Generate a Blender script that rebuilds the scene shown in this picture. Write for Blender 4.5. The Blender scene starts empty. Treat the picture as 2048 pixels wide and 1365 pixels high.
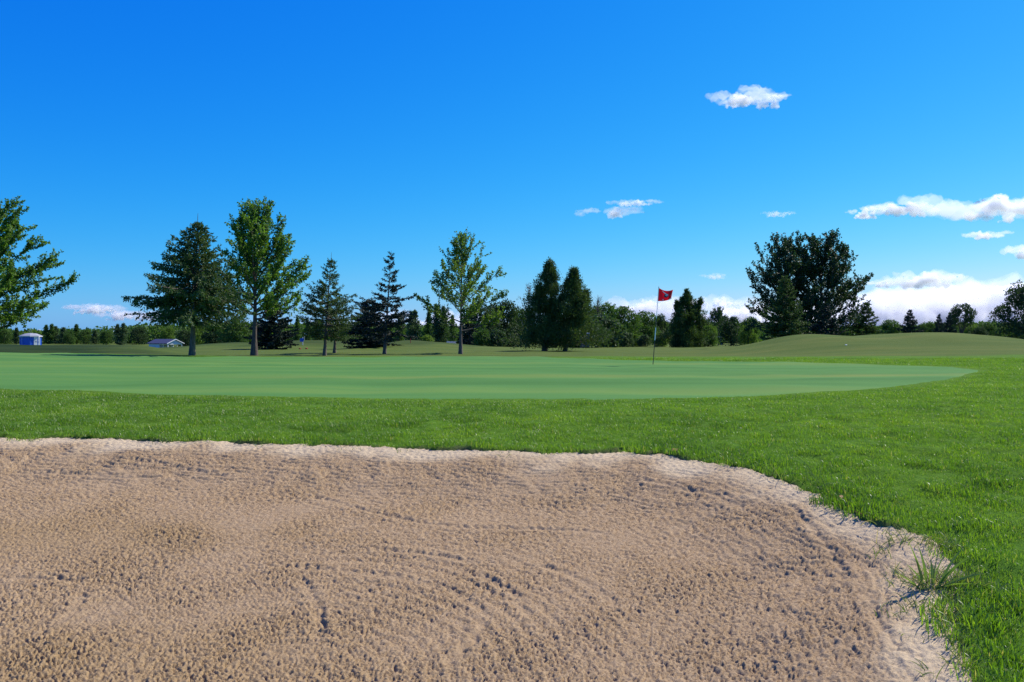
import bpy, bmesh, math, random
import numpy as np
from mathutils import Vector

R = math.radians
scene = bpy.context.scene
COL = scene.collection
PI = math.pi

# ------------------------------------------------------------------ camera, sky, sun, exposure
F = 1707.0            # focal length in photo pixels (photo is 2048 x 1365)
HOR = 672.0           # photo row of the horizon
CAMZ = 0.81           # camera height above the putting green
cam_d = bpy.data.cameras.new('camera')
cam = bpy.data.objects.new('camera', cam_d)
COL.objects.link(cam)
cam.location = (0, 0, CAMZ)
cam.rotation_euler = (R(90), 0, 0)
cam_d.sensor_width = 36
cam_d.lens = 36 * F / 2048
cam_d.shift_y = -(682.5 - HOR) / 2048
cam_d.clip_start = 0.05
cam_d.clip_end = 60000
scene.camera = cam

EXPOSURE = 0.35
SUN_AZ, SUN_EL = 54.0, 45.0     # degrees right of the viewing direction, above the horizon
world = bpy.data.worlds.new('World')
scene.world = world
world.use_nodes = True
wn = world.node_tree
wn.nodes.clear()
wo = wn.nodes.new('ShaderNodeOutputWorld')
wb = wn.nodes.new('ShaderNodeBackground')
sky = wn.nodes.new('ShaderNodeTexSky')
sky.sky_type = 'NISHITA'
sky.sun_disc = False
sky.sun_elevation = R(SUN_EL)
sky.sun_rotation = R(SUN_AZ)
sky.altitude = 0
sky.air_density = 1.0
sky.dust_density = 0.35
sky.ozone_density = 2.5
# the camera's saturated colour response: one even curve per channel over the whole sky
sp = wn.nodes.new('ShaderNodeSeparateColor'); cb = wn.nodes.new('ShaderNodeCombineColor')
SKY_K = 8.3
for ch, (gain, power) in enumerate(((.60, 2.9), (.745, 1.16), (1.05, .35))):
    a_ = wn.nodes.new('ShaderNodeMath'); a_.operation = 'MULTIPLY'; a_.inputs[1].default_value = .12
    p_ = wn.nodes.new('ShaderNodeMath'); p_.operation = 'POWER'; p_.inputs[1].default_value = power
    g_ = wn.nodes.new('ShaderNodeMath'); g_.operation = 'MULTIPLY'; g_.inputs[1].default_value = gain * SKY_K
    wn.links.new(sp.outputs[ch], a_.inputs[0]); wn.links.new(a_.outputs[0], p_.inputs[0])
    wn.links.new(p_.outputs[0], g_.inputs[0]); wn.links.new(g_.outputs[0], cb.inputs[ch])
wb.inputs['Strength'].default_value = 0.12 / 2 ** EXPOSURE
wn.links.new(sky.outputs[0], sp.inputs[0])
wn.links.new(cb.outputs[0], wb.inputs['Color'])
wn.links.new(wb.outputs[0], wo.inputs[0])

sun_d = bpy.data.lights.new('sun', 'SUN')
sun_d.energy = 5.0
sun_d.angle = R(0.53)
sun_d.color = (1.0, 0.94, 0.84)
sun = bpy.data.objects.new('sun', sun_d)
COL.objects.link(sun)
sv = Vector((math.sin(R(SUN_AZ)) * math.cos(R(SUN_EL)), math.cos(R(SUN_AZ)) * math.cos(R(SUN_EL)), math.sin(R(SUN_EL))))
sun.rotation_euler = sv.to_track_quat('Z', 'Y').to_euler()
sun.location = (40, 40, 60)

vs = scene.view_settings
vs.view_transform = 'Standard'
vs.look = 'None'
vs.exposure = EXPOSURE
vs.gamma = 1.0
vs.use_curve_mapping = False
scene.render.engine = 'CYCLES'
cy = scene.cycles
cy.use_denoising = True
cy.denoiser = 'OPENIMAGEDENOISE'
cy.denoising_input_passes = 'RGB_ALBEDO_NORMAL'
cy.denoising_prefilter = 'NONE'      # keeps the fine grain of sand, grass and leaves
cy.max_bounces = 20
cy.diffuse_bounces = 3
cy.glossy_bounces = 2
cy.transmission_bounces = 4
cy.transparent_max_bounces = 8
cy.volume_bounces = 18
cy.sample_clamp_indirect = 6

# ------------------------------------------------------------------ numeric helpers
def smooth(a, b, x):
    t = np.clip((x - a) / (b - a), 0, 1)
    return t * t * (3 - 2 * t)

def noise_tile(n, size, lo, hi, seed):
    """periodic band-limited noise, wavelengths lo..hi metres, unit std, over a size-metre tile"""
    r = np.random.default_rng(seed)
    f = np.fft.fftfreq(n, size / n)
    fx, fy = np.meshgrid(f, f)
    k = np.sqrt(fx * fx + fy * fy)
    k[0, 0] = 1e9
    w = np.exp(-(np.log(k * math.sqrt(lo * hi)) / max(0.25, math.log(hi / lo) / 2)) ** 2) / k
    a = np.fft.ifft2(np.fft.fft2(r.standard_normal((n, n))) * w).real
    return (a - a.mean()) / a.std()

def sample_tile(t, size, x, y):
    n = t.shape[0]
    u = (np.asarray(x) / size * n) % n
    v = (np.asarray(y) / size * n) % n
    i = u.astype(int) % n
    j = v.astype(int) % n
    fu, fv = u - np.floor(u), v - np.floor(v)
    i1, j1 = (i + 1) % n, (j + 1) % n
    return (t[j, i] * (1 - fu) + t[j, i1] * fu) * (1 - fv) + (t[j1, i] * (1 - fu) + t[j1, i1] * fu) * fv

T_WIDE = noise_tile(256, 64, 3, 16, 1)
T_MID = noise_tile(512, 16, 0.25, 1.2, 2)

_yt = np.arange(-100, 400, 0.1)
_zt = np.interp(_yt, [-100, -5, 0, 3.5, 5, 6.5, 8, 10, 32, 36, 42, 50, 100, 200, 350, 400],
                [-1.2, -.95, -.85, -.60, -.34, -.13, -.04, 0, 0, -.07, -.26, -.36, -.675, -1.30, -2.0, -2.2])
_k = np.exp(-0.5 * (np.arange(-20, 21) / 7.0) ** 2); _k /= _k.sum()
_zt = np.convolve(np.pad(_zt, 20, mode='edge'), _k, mode='valid')

def zbase(x, y):
    x = np.asarray(x, float); y = np.asarray(y, float)
    z = np.interp(y, _yt, _zt)
    z = np.where(y > 400, -2.2 - (y - 400) * 0.004, z)
    def g(cx, cy_, sl, sr, sy, a):
        s = np.where(x < cx, sl, sr)
        return a * np.exp(-0.5 * ((x - cx) / s) ** 2 - 0.5 * ((y - cy_) / sy) ** 2)
    z = z + 0.17 * smooth(-9, -22, x) * np.exp(-0.5 * ((y - 36) / 8) ** 2)           # green rises at the back left
    z = z + 0.58 * smooth(-25.5, -30.5, x * 68 / np.maximum(y, 40)) * np.exp(-0.5 * ((y - 68) / 7.5) ** 2)         # long low mound, left
    m1 = g(20.9, 58, 3.9, 5.6, 7.5, 1.36)
    m2 = g(27.4, 58, 6.0, 6.6, 8, 1.52)
    z = z + np.log(np.exp(9 * m1) + np.exp(9 * m2)) / 9 - math.log(2) / 9             # twin mounds, right
    z = z + g(-11, 95, 3.5, 5.5, 6, .93) + g(-23, 105, 6, 6.5, 6, .95) + g(-37, 110, 3.5, 5.5, 6, .70)
    z = z + g(-72, 176, 24, 18, 42, -1.2)                                             # dip by the shelter
    fade = smooth(34, 60, y)
    z = z + 0.035 * fade * sample_tile(T_WIDE, 64, x, y)
    z = z + 0.012 * smooth(11, 13, y + np.abs(x) * 0.2) * (1 - fade) * sample_tile(T_WIDE, 64, x * 2, y * 2)
    return z

def ray_ground(px, py):
    """point where the photo's pixel ray first meets the terrain"""
    dx, dz = (px - 1024) / F, (HOR - py) / F
    t = np.concatenate([np.arange(2, 60, .02), np.arange(60, 500, .25)])
    d = CAMZ + dz * t - zbase(dx * t, t)
    i = np.argmax(d < 0) if (d < 0).any() else len(t) - 1
    return float(dx * t[i]), float(t[i])

def at(px, dist):
    """ground point below photo column px at a given distance"""
    x = (px - 1024) / F * dist
    return (x, dist, float(zbase(x, dist)))

def resample(P, step):
    P = np.asarray(P, float)
    s = np.concatenate([[0], np.cumsum(np.hypot(*np.diff(P, axis=0).T))])
    q = np.arange(0, s[-1], step)
    return np.stack([np.interp(q, s, P[:, 0]), np.interp(q, s, P[:, 1])], 1)

def chaikin(P, n=2, closed=True):
    P = np.asarray(P, float)
    for _ in range(n):
        Q = np.roll(P, -1, 0) if closed else P[1:]
        A = P if closed else P[:-1]
        P = np.stack([.75 * A + .25 * Q, .25 * A + .75 * Q], 1).reshape(-1, 2)
    return P

def poly_sd(poly, x, y):
    """signed distance to a closed polygon, positive outside"""
    x = np.asarray(x, float); y = np.asarray(y, float)
    shp = x.shape; x = x.ravel(); y = y.ravel()
    best = np.full(x.shape, 1e9); ins = np.zeros(x.shape, bool)
    n = len(poly)
    for i in range(n):
        ax, ay = poly[i]; bx, by = poly[(i + 1) % n]
        ex, ey = bx - ax, by - ay
        L = ex * ex + ey * ey + 1e-12
        t = np.clip(((x - ax) * ex + (y - ay) * ey) / L, 0, 1)
        best = np.minimum(best, (x - ax - t * ex) ** 2 + (y - ay - t * ey) ** 2)
        c = ((ay > y) != (by > y)) & (x < ex * (y - ay) / (ey if abs(ey) > 1e-12 else 1e-12) + ax)
        ins ^= c
    d = np.sqrt(best)
    return np.where(ins, -d, d).reshape(shp)

def line_d(P, x, y):
    best = np.full(np.shape(x), 1e9)
    for i in range(len(P) - 1):
        ax, ay = P[i]; bx, by = P[i + 1]
        ex, ey = bx - ax, by - ay
        t = np.clip(((x - ax) * ex + (y - ay) * ey) / (ex * ex + ey * ey + 1e-12), 0, 1)
        best = np.minimum(best, (x - ax - t * ex) ** 2 + (y - ay - t * ey) ** 2)
    return np.sqrt(best)

# ------------------------------------------------------------------ mesh and object helpers
def np_mesh(name, V, Fc, mat=None, shade=True, attrs=None, edges_only=False):
    V = np.asarray(V, np.float32)
    me = bpy.data.meshes.new(name)
    me.vertices.add(len(V))
    me.vertices.foreach_set('co', V.ravel())
    lists = Fc if isinstance(Fc, list) else [Fc]
    lists = [np.asarray(f, np.int32) for f in lists if len(f)]
    nl = sum(f.size for f in lists); nf = sum(len(f) for f in lists)
    if nf:
        me.loops.add(nl); me.polygons.add(nf)
        me.loops.foreach_set('vertex_index', np.concatenate([f.ravel() for f in lists]))
        tot = np.concatenate([np.full(len(f), f.shape[1], np.int32) for f in lists])
        me.polygons.foreach_set('loop_start', np.concatenate([[0], np.cumsum(tot)[:-1]]).astype(np.int32))
        me.polygons.foreach_set('use_smooth', np.full(nf, shade, bool))
    me.update(calc_edges=True)
    if attrs:
        for k, v in attrs.items():
            a = me.attributes.new(k, 'FLOAT', 'POINT')
            a.data.foreach_set('value', np.asarray(v, np.float32).ravel())
    if mat: me.materials.append(mat)
    return me

def link(name, me, parent=None, loc=(0, 0, 0), **props):
    o = bpy.data.objects.new(name, me)
    COL.objects.link(o)
    o.location = loc
    if parent: o.parent = parent
    for k, v in props.items(): o[k] = v
    return o

def thing(name, label, category, loc=(0, 0, 0), rz=0, group=None, scale=1):
    o = bpy.data.objects.new(name, None)
    COL.objects.link(o)
    o.empty_display_size = 0.2
    o.location = loc
    o.rotation_euler = (0, 0, rz)
    o.scale = scale if isinstance(scale, tuple) else (scale,) * 3
    o['label'] = label; o['category'] = category
    if group: o['group'] = group
    return o

def grid_faces(nr, nc):
    i = np.arange(nr * nc).reshape(nr, nc)
    return np.stack([i[:-1, :-1], i[:-1, 1:], i[1:, 1:], i[1:, :-1]], -1).reshape(-1, 4)

def bm_mesh(name, bm, mat, shade=False):
    me = bpy.data.meshes.new(name)
    bmesh.ops.recalc_face_normals(bm, faces=bm.faces)
    bm.to_mesh(me); bm.free()
    for p in me.polygons: p.use_smooth = shade
    me.materials.append(mat)
    return me

def box(bm, x0, x1, y0, y1, z0, z1):
    vs_ = [bm.verts.new(p) for p in ((x0, y0, z0), (x1, y0, z0), (x1, y1, z0), (x0, y1, z0), (x0, y0, z1), (x1, y0, z1), (x1, y1, z1), (x0, y1, z1))]
    for f in ((0, 3, 2, 1), (4, 5, 6, 7), (0, 1, 5, 4), (1, 2, 6, 5), (2, 3, 7, 6), (3, 0, 4, 7)):
        bm.faces.new([vs_[i] for i in f])

def box_mesh(name, mat, *boxes, bevel=0.0):
    bm = bmesh.new()
    for b in boxes: box(bm, *b)
    if bevel:
        bmesh.ops.bevel(bm, geom=bm.edges[:], offset=bevel, segments=2, affect='EDGES', profile=.7)
    return bm_mesh(name, bm, mat)

class Tubes:
    def __init__(self): self.V = []; self.Q = []; self.n = 0
    def add(self, P, rad, sides=6):
        P = np.asarray(P, float); rad = np.asarray(rad, float); m = len(P)
        T = np.gradient(P, axis=0); T /= np.linalg.norm(T, axis=1, keepdims=True) + 1e-9
        up = np.array([0.31, 0.22, 0.92]) if abs(T[0, 2]) < .9 else np.array([1., .1, 0])
        A = np.cross(T, up); A /= np.linalg.norm(A, axis=1, keepdims=True) + 1e-9
        B = np.cross(T, A)
        th = np.arange(sides) / sides * 2 * PI
        V = P[:, None] + rad[:, None, None] * (np.cos(th)[None, :, None] * A[:, None] + np.sin(th)[None, :, None] * B[:, None])
        i = np.arange(m * sides).reshape(m, sides)
        j = np.roll(i, -1, 1)
        q = np.stack([i[:-1], j[:-1], j[1:], i[1:]], -1).reshape(-1, 4) + self.n
        self.V.append(V.reshape(-1, 3)); self.Q.append(q); self.n += m * sides
    def mesh(self, name, mat):
        return np_mesh(name, np.concatenate(self.V), np.concatenate(self.Q), mat)

def unit(v): return v / (np.linalg.norm(v, axis=-1, keepdims=True) + 1e-9)

def leaf_quads(P, D, L, W, rng, flat=0.0):
    """rhombic leaves: base P, direction D, length L, width W; flat pulls the blade normal upwards"""
    n = len(P)
    D = unit(D)
    N = rng.standard_normal((n, 3))
    if flat: N = N * (1 - flat) + np.array([0, 0, 1.5]) * flat
    S = unit(np.cross(D, N))
    N2 = np.cross(S, D)
    L = np.broadcast_to(L, (n,))[:, None]; W = np.broadcast_to(W, (n,))[:, None]
    mid = P + D * L * .45 + N2 * W * .12
    V = np.stack([P, mid + S * W * .5, P + D * L, mid - S * W * .5], 1).reshape(-1, 3)
    return V

def quads_mesh(name, Vs, mat):
    V = np.concatenate(Vs) if isinstance(Vs, list) else Vs
    return np_mesh(name, V, np.arange(len(V)).reshape(-1, 4), mat, shade=False)

# ------------------------------------------------------------------ materials
def mat_new(name):
    m = bpy.data.materials.new(name)
    m.use_nodes = True
    nt = m.node_tree
    return m, nt, nt.nodes['Principled BSDF'], nt.nodes['Material Output']

def N(nt, kind, **kw):
    n = nt.nodes.new(kind)
    for k, v in kw.items():
        if k in n.inputs.keys(): n.inputs[k].default_value = v
        else: setattr(n, k, v)
    return n

def ramp(nt, fac, stops):
    r = nt.nodes.new('ShaderNodeValToRGB')
    els = r.color_ramp.elements
    while len(els) > 1: els.remove(els[-1])
    els[0].position = stops[0][0]; els[0].color = (*stops[0][1], 1)
    for p, c in stops[1:]:
        e = els.new(p); e.color = (*c, 1)
    nt.links.new(fac, r.inputs[0])
    return r.outputs[0]

def mixc(nt, fac, a, b, mode='MIX'):
    m = nt.nodes.new('ShaderNodeMix'); m.data_type = 'RGBA'; m.blend_type = mode
    for s, v in ((0, fac), (6, a), (7, b)):
        if hasattr(v, 'links'): nt.links.new(v, m.inputs[s])
        else: m.inputs[s].default_value = (*v, 1) if isinstance(v, tuple) else v
    return m.outputs[2]

def plain(name, col, rough=.6, var=.08, scale=6, metal=0):
    m, nt, b, o = mat_new(name)
    tc = N(nt, 'ShaderNodeTexCoord')
    nz = N(nt, 'ShaderNodeTexNoise', Scale=scale, Detail=4.0)
    nt.links.new(tc.outputs['Object'], nz.inputs['Vector'])
    lo = tuple(c * (1 - var) for c in col); hi = tuple(min(1, c * (1 + var)) for c in col)
    nt.links.new(ramp(nt, nz.outputs[0], [(.3, lo), (.7, hi)]), b.inputs['Base Color'])
    b.inputs['Roughness'].default_value = rough
    b.inputs['Metallic'].default_value = metal
    return m

def leaf_mat(name, dark, mid, lite, trans=.35, rough=.5, wscale=.6):
    m, nt, b, o = mat_new(name)
    geo = N(nt, 'ShaderNodeNewGeometry')
    nz = N(nt, 'ShaderNodeTexNoise', Scale=wscale, Detail=2.0)
    nt.links.new(geo.outputs['Position'], nz.inputs['Vector'])
    ma = N(nt, 'ShaderNodeMath', operation='MULTIPLY_ADD')
    nt.links.new(geo.outputs['Random Per Island'], ma.inputs[0]); ma.inputs[1].default_value = .55
    mb = N(nt, 'ShaderNodeMath', operation='MULTIPLY_ADD')
    nt.links.new(nz.outputs[0], mb.inputs[0]); mb.inputs[1].default_value = .9; mb.inputs[2].default_value = -.22
    nt.links.new(mb.outputs[0], ma.inputs[2])
    c = ramp(nt, ma.outputs[0], [(.1, dark), (.5, mid), (.95, lite)])
    nt.links.new(c, b.inputs['Base Color'])
    b.inputs['Roughness'].default_value = rough
    b.inputs['Specular IOR Level'].default_value = .35
    tr = N(nt, 'ShaderNodeBsdfTranslucent')
    tc = mixc(nt, 1.0, c, (1.25, 1.35, .55), 'MULTIPLY')
    nt.links.new(tc, tr.inputs[0])
    mx = N(nt, 'ShaderNodeMixShader'); mx.inputs[0].default_value = trans
    nt.links.new(b.outputs[0], mx.inputs[1]); nt.links.new(tr.outputs[0], mx.inputs[2])
    nt.links.new(mx.outputs[0], o.inputs[0])
    return m

M_MAPLE = leaf_mat('maple_leaf', (.055, .115, .018), (.10, .20, .03), (.18, .30, .046), .5)
M_MAPLE2 = leaf_mat('young_maple_leaf', (.06, .115, .016), (.11, .195, .028), (.20, .28, .042), .48)
M_COTTON = leaf_mat('cottonwood_leaf', (.018, .045, .016), (.03, .065, .022), (.05, .095, .03), .26)
M_SPRUCE = leaf_mat('spruce_needle', (.034, .064, .02), (.062, .11, .032), (.11, .16, .044), .24, .7)
M_SPRUCE_D = leaf_mat('dark_spruce_needle', (.010, .024, .018), (.018, .04, .028), (.034, .06, .045), .12, .6)
M_CEDAR = leaf_mat('cedar_spray', (.035, .064, .016), (.065, .11, .024), (.11, .155, .036), .22, .7)
M_MIX = leaf_mat('woodland_leaf', (.035, .078, .016), (.065, .13, .026), (.115, .19, .036), .34, .8, wscale=.35)
M_MIX_D = leaf_mat('dark_woodland_leaf', (.018, .042, .013), (.034, .07, .02), (.065, .11, .03), .26, .8, wscale=.35)
M_LIME = leaf_mat('light_green_leaf', (.06, .11, .018), (.11, .19, .03), (.17, .25, .045), .4, .8, wscale=.35)
M_GREY = leaf_mat('grey_green_leaf', (.035, .07, .028), (.062, .112, .042), (.10, .15, .06), .28, .7, wscale=.35)

def bark_mat(name, a, b_, scale=14):
    m, nt, b, o = mat_new(name)
    tc = N(nt, 'ShaderNodeTexCoord')
    mp = N(nt, 'ShaderNodeMapping'); mp.inputs['Scale'].default_value = (1, 1, .25)
    nz = N(nt, 'ShaderNodeTexNoise', Scale=scale, Detail=6.0, Roughness=.65)
    nt.links.new(tc.outputs['Object'], mp.inputs[0]); nt.links.new(mp.outputs[0], nz.inputs['Vector'])
    nt.links.new(ramp(nt, nz.outputs[0], [(.35, a), (.65, b_)]), b.inputs['Base Color'])
    b.inputs['Roughness'].default_value = .9
    bp = N(nt, 'ShaderNodeBump', Strength=.8, Distance=.03)
    nt.links.new(nz.outputs[0], bp.inputs['Height']); nt.links.new(bp.outputs[0], b.inputs['Normal'])
    return m
M_BARK = bark_mat('grey_bark', (.07, .055, .042), (.17, .14, .115))
M_BARK_D = bark_mat('brown_bark', (.05, .038, .03), (.12, .09, .07))
M_DEAD = bark_mat('dead_wood', (.14, .12, .10), (.28, .25, .22))

# ground: mown rough near the camera, dry olive grass beyond
def ground_mat():
    m, nt, b, o = mat_new('grass_ground')
    tc = N(nt, 'ShaderNodeTexCoord')
    dry = N(nt, 'ShaderNodeAttribute', attribute_name='dry')
    shd = N(nt, 'ShaderNodeAttribute', attribute_name='soil')
    n1 = N(nt, 'ShaderNodeTexNoise', Scale=.35, Detail=6.0, Roughness=.6)
    n2 = N(nt, 'ShaderNodeTexNoise', Scale=9.0, Detail=8.0, Roughness=.75)
    mp = N(nt, 'ShaderNodeMapping'); mp.inputs['Scale'].default_value = (.06, .5, 1)
    n3 = N(nt, 'ShaderNodeTexNoise', Scale=1.0, Detail=5.0, Roughness=.6)
    for n_ in (n1, n2): nt.links.new(tc.outputs['Object'], n_.inputs['Vector'])
    nt.links.new(tc.outputs['Object'], mp.inputs[0]); nt.links.new(mp.outputs[0], n3.inputs['Vector'])
    lush = ramp(nt, n2.outputs[0], [(.3, (.04, .105, .010)), (.55, (.08, .17, .016)), (.8, (.12, .22, .025))])
    lush2 = mixc(nt, ramp(nt, n1.outputs[0], [(.35, (0, 0, 0)), (.65, (1, 1, 1))]), lush, mixc(nt, 1.0, lush, (1.12, 1.02, .9), 'MULTIPLY'))
    olive = ramp(nt, n3.outputs[0], [(.3, (.06, .105, .02)), (.5, (.092, .132, .027)), (.72, (.145, .16, .038))])
    olive2 = mixc(nt, .35, olive, ramp(nt, n2.outputs[0], [(.3, (.035, .065, .012)), (.75, (.13, .15, .04))]))
    c = mixc(nt, dry.outputs['Fac'], lush2, olive2)
    dark_zone = N(nt, 'ShaderNodeAttribute', attribute_name='dark_zone')
    c = mixc(nt, dark_zone.outputs['Fac'], c, ramp(nt, n3.outputs[0], [(.3, (.012, .028, .009)), (.7, (.026, .046, .015))]))
    c = mixc(nt, shd.outputs['Fac'], c, (.16, .115, .075))
    nt.links.new(c, b.inputs['Base Color'])
    b.inputs['Roughness'].default_value = .95
    b.inputs['Specular IOR Level'].default_value = .04
    bp = N(nt, 'ShaderNodeBump', Strength=.7, Distance=.03)
    nt.links.new(n2.outputs[0], bp.inputs['Height']); nt.links.new(bp.outputs[0], b.inputs['Normal'])
    return m
M_GROUND = ground_mat()

def green_mat():
    m, nt, b, o = mat_new('bentgrass')
    tc = N(nt, 'ShaderNodeTexCoord')
    mp = N(nt, 'ShaderNodeMapping'); mp.inputs['Scale'].default_value = (.035, .55, 1); mp.inputs['Rotation'].default_value = (0, 0, R(4))
    n1 = N(nt, 'ShaderNodeTexNoise', Scale=1.0, Detail=5.0, Roughness=.55)
    nt.links.new(tc.outputs['Object'], mp.inputs[0]); nt.links.new(mp.outputs[0], n1.inputs['Vector'])
    n2 = N(nt, 'ShaderNodeTexNoise', Scale=60.0, Detail=4.0, Roughness=.7)
    nt.links.new(tc.outputs['Object'], n2.inputs['Vector'])
    n3 = N(nt, 'ShaderNodeTexNoise', Scale=.5, Detail=3.0)
    nt.links.new(tc.outputs['Object'], n3.inputs['Vector'])
    wear = N(nt, 'ShaderNodeAttribute', attribute_name='wear')
    c = ramp(nt, n1.outputs[0], [(.34, (.054, .152, .030)), (.5, (.082, .20, .042)), (.66, (.128, .228, .044))])
    c = mixc(nt, wear.outputs['Fac'], c, (.17, .215, .045))
    c = mixc(nt, .3, c, ramp(nt, n2.outputs[0], [(.3, (.05, .13, .03)), (.7, (.12, .25, .07))]))
    nt.links.new(c, b.inputs['Base Color'])
    b.inputs['Roughness'].default_value = .9
    b.inputs['Specular IOR Level'].default_value = .06
    bp = N(nt, 'ShaderNodeBump', Strength=.35, Distance=.006)
    nt.links.new(n2.outputs[0], bp.inputs['Height']); nt.links.new(bp.outputs[0], b.inputs['Normal'])
    return m
M_GREEN = green_mat()

def sand_mat():
    m, nt, b, o = mat_new('bunker_sand')
    tc = N(nt, 'ShaderNodeTexCoord')
    pale = N(nt, 'ShaderNodeAttribute', attribute_name='pale')
    damp = N(nt, 'ShaderNodeAttribute', attribute_name='damp')
    n1 = N(nt, 'ShaderNodeTexNoise', Scale=95.0, Detail=5.0, Roughness=.75)
    n2 = N(nt, 'ShaderNodeTexNoise', Scale=22.0, Detail=5.0, Roughness=.6)
    for n_ in (n1, n2): nt.links.new(tc.outputs['Object'], n_.inputs['Vector'])
    c = ramp(nt, n2.outputs[0], [(.3, (.32, .218, .118)), (.7, (.405, .288, .168))])
    c = mixc(nt, damp.outputs['Fac'], c, (.30, .20, .09))
    c = mixc(nt, pale.outputs['Fac'], c, (.56, .44, .275))
    g = ramp(nt, n1.outputs[0], [(.28, (.62, .58, .55)), (.5, (1, 1, 1)), (.75, (1.15, 1.13, 1.1))])
    c = mixc(nt, 1.0, c, g, 'MULTIPLY')
    nt.links.new(c, b.inputs['Base Color'])
    b.inputs['Roughness'].default_value = .95
    b.inputs['Specular IOR Level'].default_value = .15
    bp = N(nt, 'ShaderNodeBump', Strength=.8, Distance=.008)
    nt.links.new(n1.outputs[0], bp.inputs['Height']); nt.links.new(bp.outputs[0], b.inputs['Normal'])
    return m
M_SAND = sand_mat()

def blade_mat(name, dark, mid, lite, dead, trans=.4):
    m, nt, b, o = mat_new(name)
    geo = N(nt, 'ShaderNodeNewGeometry')
    oi = N(nt, 'ShaderNodeObjectInfo')
    nz = N(nt, 'ShaderNodeTexNoise', Scale=.9, Detail=4.0, Roughness=.6)
    nt.links.new(geo.outputs['Position'], nz.inputs['Vector'])
    ma = N(nt, 'ShaderNodeMath', operation='MULTIPLY_ADD'); ma.inputs[1].default_value = .5
    nt.links.new(geo.outputs['Random Per Island'], ma.inputs[0])
    mb = N(nt, 'ShaderNodeMath', operation='MULTIPLY_ADD'); mb.inputs[1].default_value = 1.6; mb.inputs[2].default_value = -.55
    nt.links.new(nz.outputs[0], mb.inputs[0]); nt.links.new(mb.outputs[0], ma.inputs[2])
    c = ramp(nt, ma.outputs[0], [(.05, dark), (.5, mid), (.9, lite)])
    gt = N(nt, 'ShaderNodeMath', operation='GREATER_THAN'); gt.inputs[1].default_value = .955
    nt.links.new(geo.outputs['Random Per Island'], gt.inputs[0])
    c = mixc(nt, gt.outputs[0], c, dead)
    nt.links.new(c, b.inputs['Base Color'])
    b.inputs['Roughness'].default_value = .38
    b.inputs['Specular IOR Level'].default_value = .5
    tr = N(nt, 'ShaderNodeBsdfTranslucent')
    nt.links.new(mixc(nt, 1.0, c, (1.3, 1.35, .5), 'MULTIPLY'), tr.inputs[0])
    mx = N(nt, 'ShaderNodeMixShader'); mx.inputs[0].default_value = trans
    nt.links.new(b.outputs[0], mx.inputs[1]); nt.links.new(tr.outputs[0], mx.inputs[2])
    nt.links.new(mx.outputs[0], o.inputs[0])
    return m
M_BLADE = blade_mat('rough_grass_blade', (.075, .16, .014), (.14, .265, .022), (.23, .35, .036), (.38, .35, .15), .5)
M_WHISK = blade_mat('thin_grass_blade', (.06, .11, .03), (.11, .17, .05), (.22, .24, .10), (.40, .33, .20))
M_COARSE = blade_mat('coarse_grass_leaf', (.08, .16, .04), (.12, .21, .05), (.19, .28, .08), (.15, .23, .07), .4)

# ------------------------------------------------------------------ outlines of bunker and green
RIM_PX = [(-60, 868), (0, 872), (60, 876), (100, 873), (180, 874), (300, 878), (350, 882), (420, 881), (500, 885), (580, 886), (660, 890), (730, 890),
          (800, 894), (880, 894), (950, 897), (1020, 902), (1100, 904), (1170, 903), (1250, 902), (1330, 906), (1365, 917), (1450, 927), (1530, 946),
          (1600, 974), (1655, 1000), (1715, 1033), (1775, 1052), (1825, 1063), (1875, 1090), (1930, 1155), (1912, 1230), (1922, 1290), (1950, 1365)]
rim = [ray_ground(*p) for p in RIM_PX]
rim_poly = np.array(rim + [(1.95, 2.6), (2.0, 1.0), (1.2, -1.2), (-1.5, -2.0), (-5, -1.4), (-8, 1.2), (-8.8, 4.2), (-7.6, 6.6), (-6.2, 7.3)])
_rt = resample(np.vstack([rim_poly, rim_poly[:1]]), .09)
BUNKER = chaikin(_rt, 1)
GF_PX = [(0, 779), (250, 787), (500, 793), (750, 798), (1000, 800), (1200, 800), (1400, 796), (1550, 791), (1700, 782), (1800, 773), (1880, 762), (1930, 751), (1958, 742)]
GB_PX = [(1945, 738), (1850, 733), (1700, 728), (1500, 724.5), (1300, 722), (1200, 719), (1100, 716), (1000, 713.5), (800, 714), (500, 714), (300, 711.5), (150, 708), (0, 704)]
gf = [(-26, 30), (-22, 22), (-15.5, 16.2), (-11, 14)] + [ray_ground(*p) for p in GF_PX]
gb = [ray_ground(*p) for p in GB_PX] + [(-25.5, 36)]
GREEN = np.array(gf + gb)
gfa, gba = np.array(gf), np.array(gb[::-1])

_sc = noise_tile(512, 12, .10, .5, 9)
def bunker_sd(x, y):
    return poly_sd(BUNKER, x, y) + 0.022 * sample_tile(_sc, 12, x, y)

# ------------------------------------------------------------------ ground sheet
def axis(parts):
    a = np.concatenate(parts); return np.unique(np.round(a, 4))
geo_out = lambda a, b, n: np.geomspace(a, b, n)
xs = axis([-geo_out(7, 7000, 70), np.arange(-40, -7, .45), np.arange(-7, 7.001, .05), np.arange(7, 40, .45), geo_out(7, 7000, 70)])
ys = axis([-geo_out(1, 400, 18) + 1, np.arange(0, 2.5, .25), np.arange(2.5, 11, .05), np.arange(11, 60, .4), geo_out(60, 9000, 90)])
X, Y = np.meshgrid(xs, ys)
Z = zbase(X, Y)
near = (np.abs(X) < 10) & (Y > -4) & (Y < 10)
S = np.full(X.shape, 9.0); S[near] = bunker_sd(X[near], Y[near])
gm = (np.abs(X) < 40) & (Y > 8) & (Y < 45)
G = np.full(X.shape, 9.0); G[gm] = poly_sd(GREEN, X[gm], Y[gm])
lip = 0.006 * smooth(.6, .05, S)                       # turf swells slightly towards the edge
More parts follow.
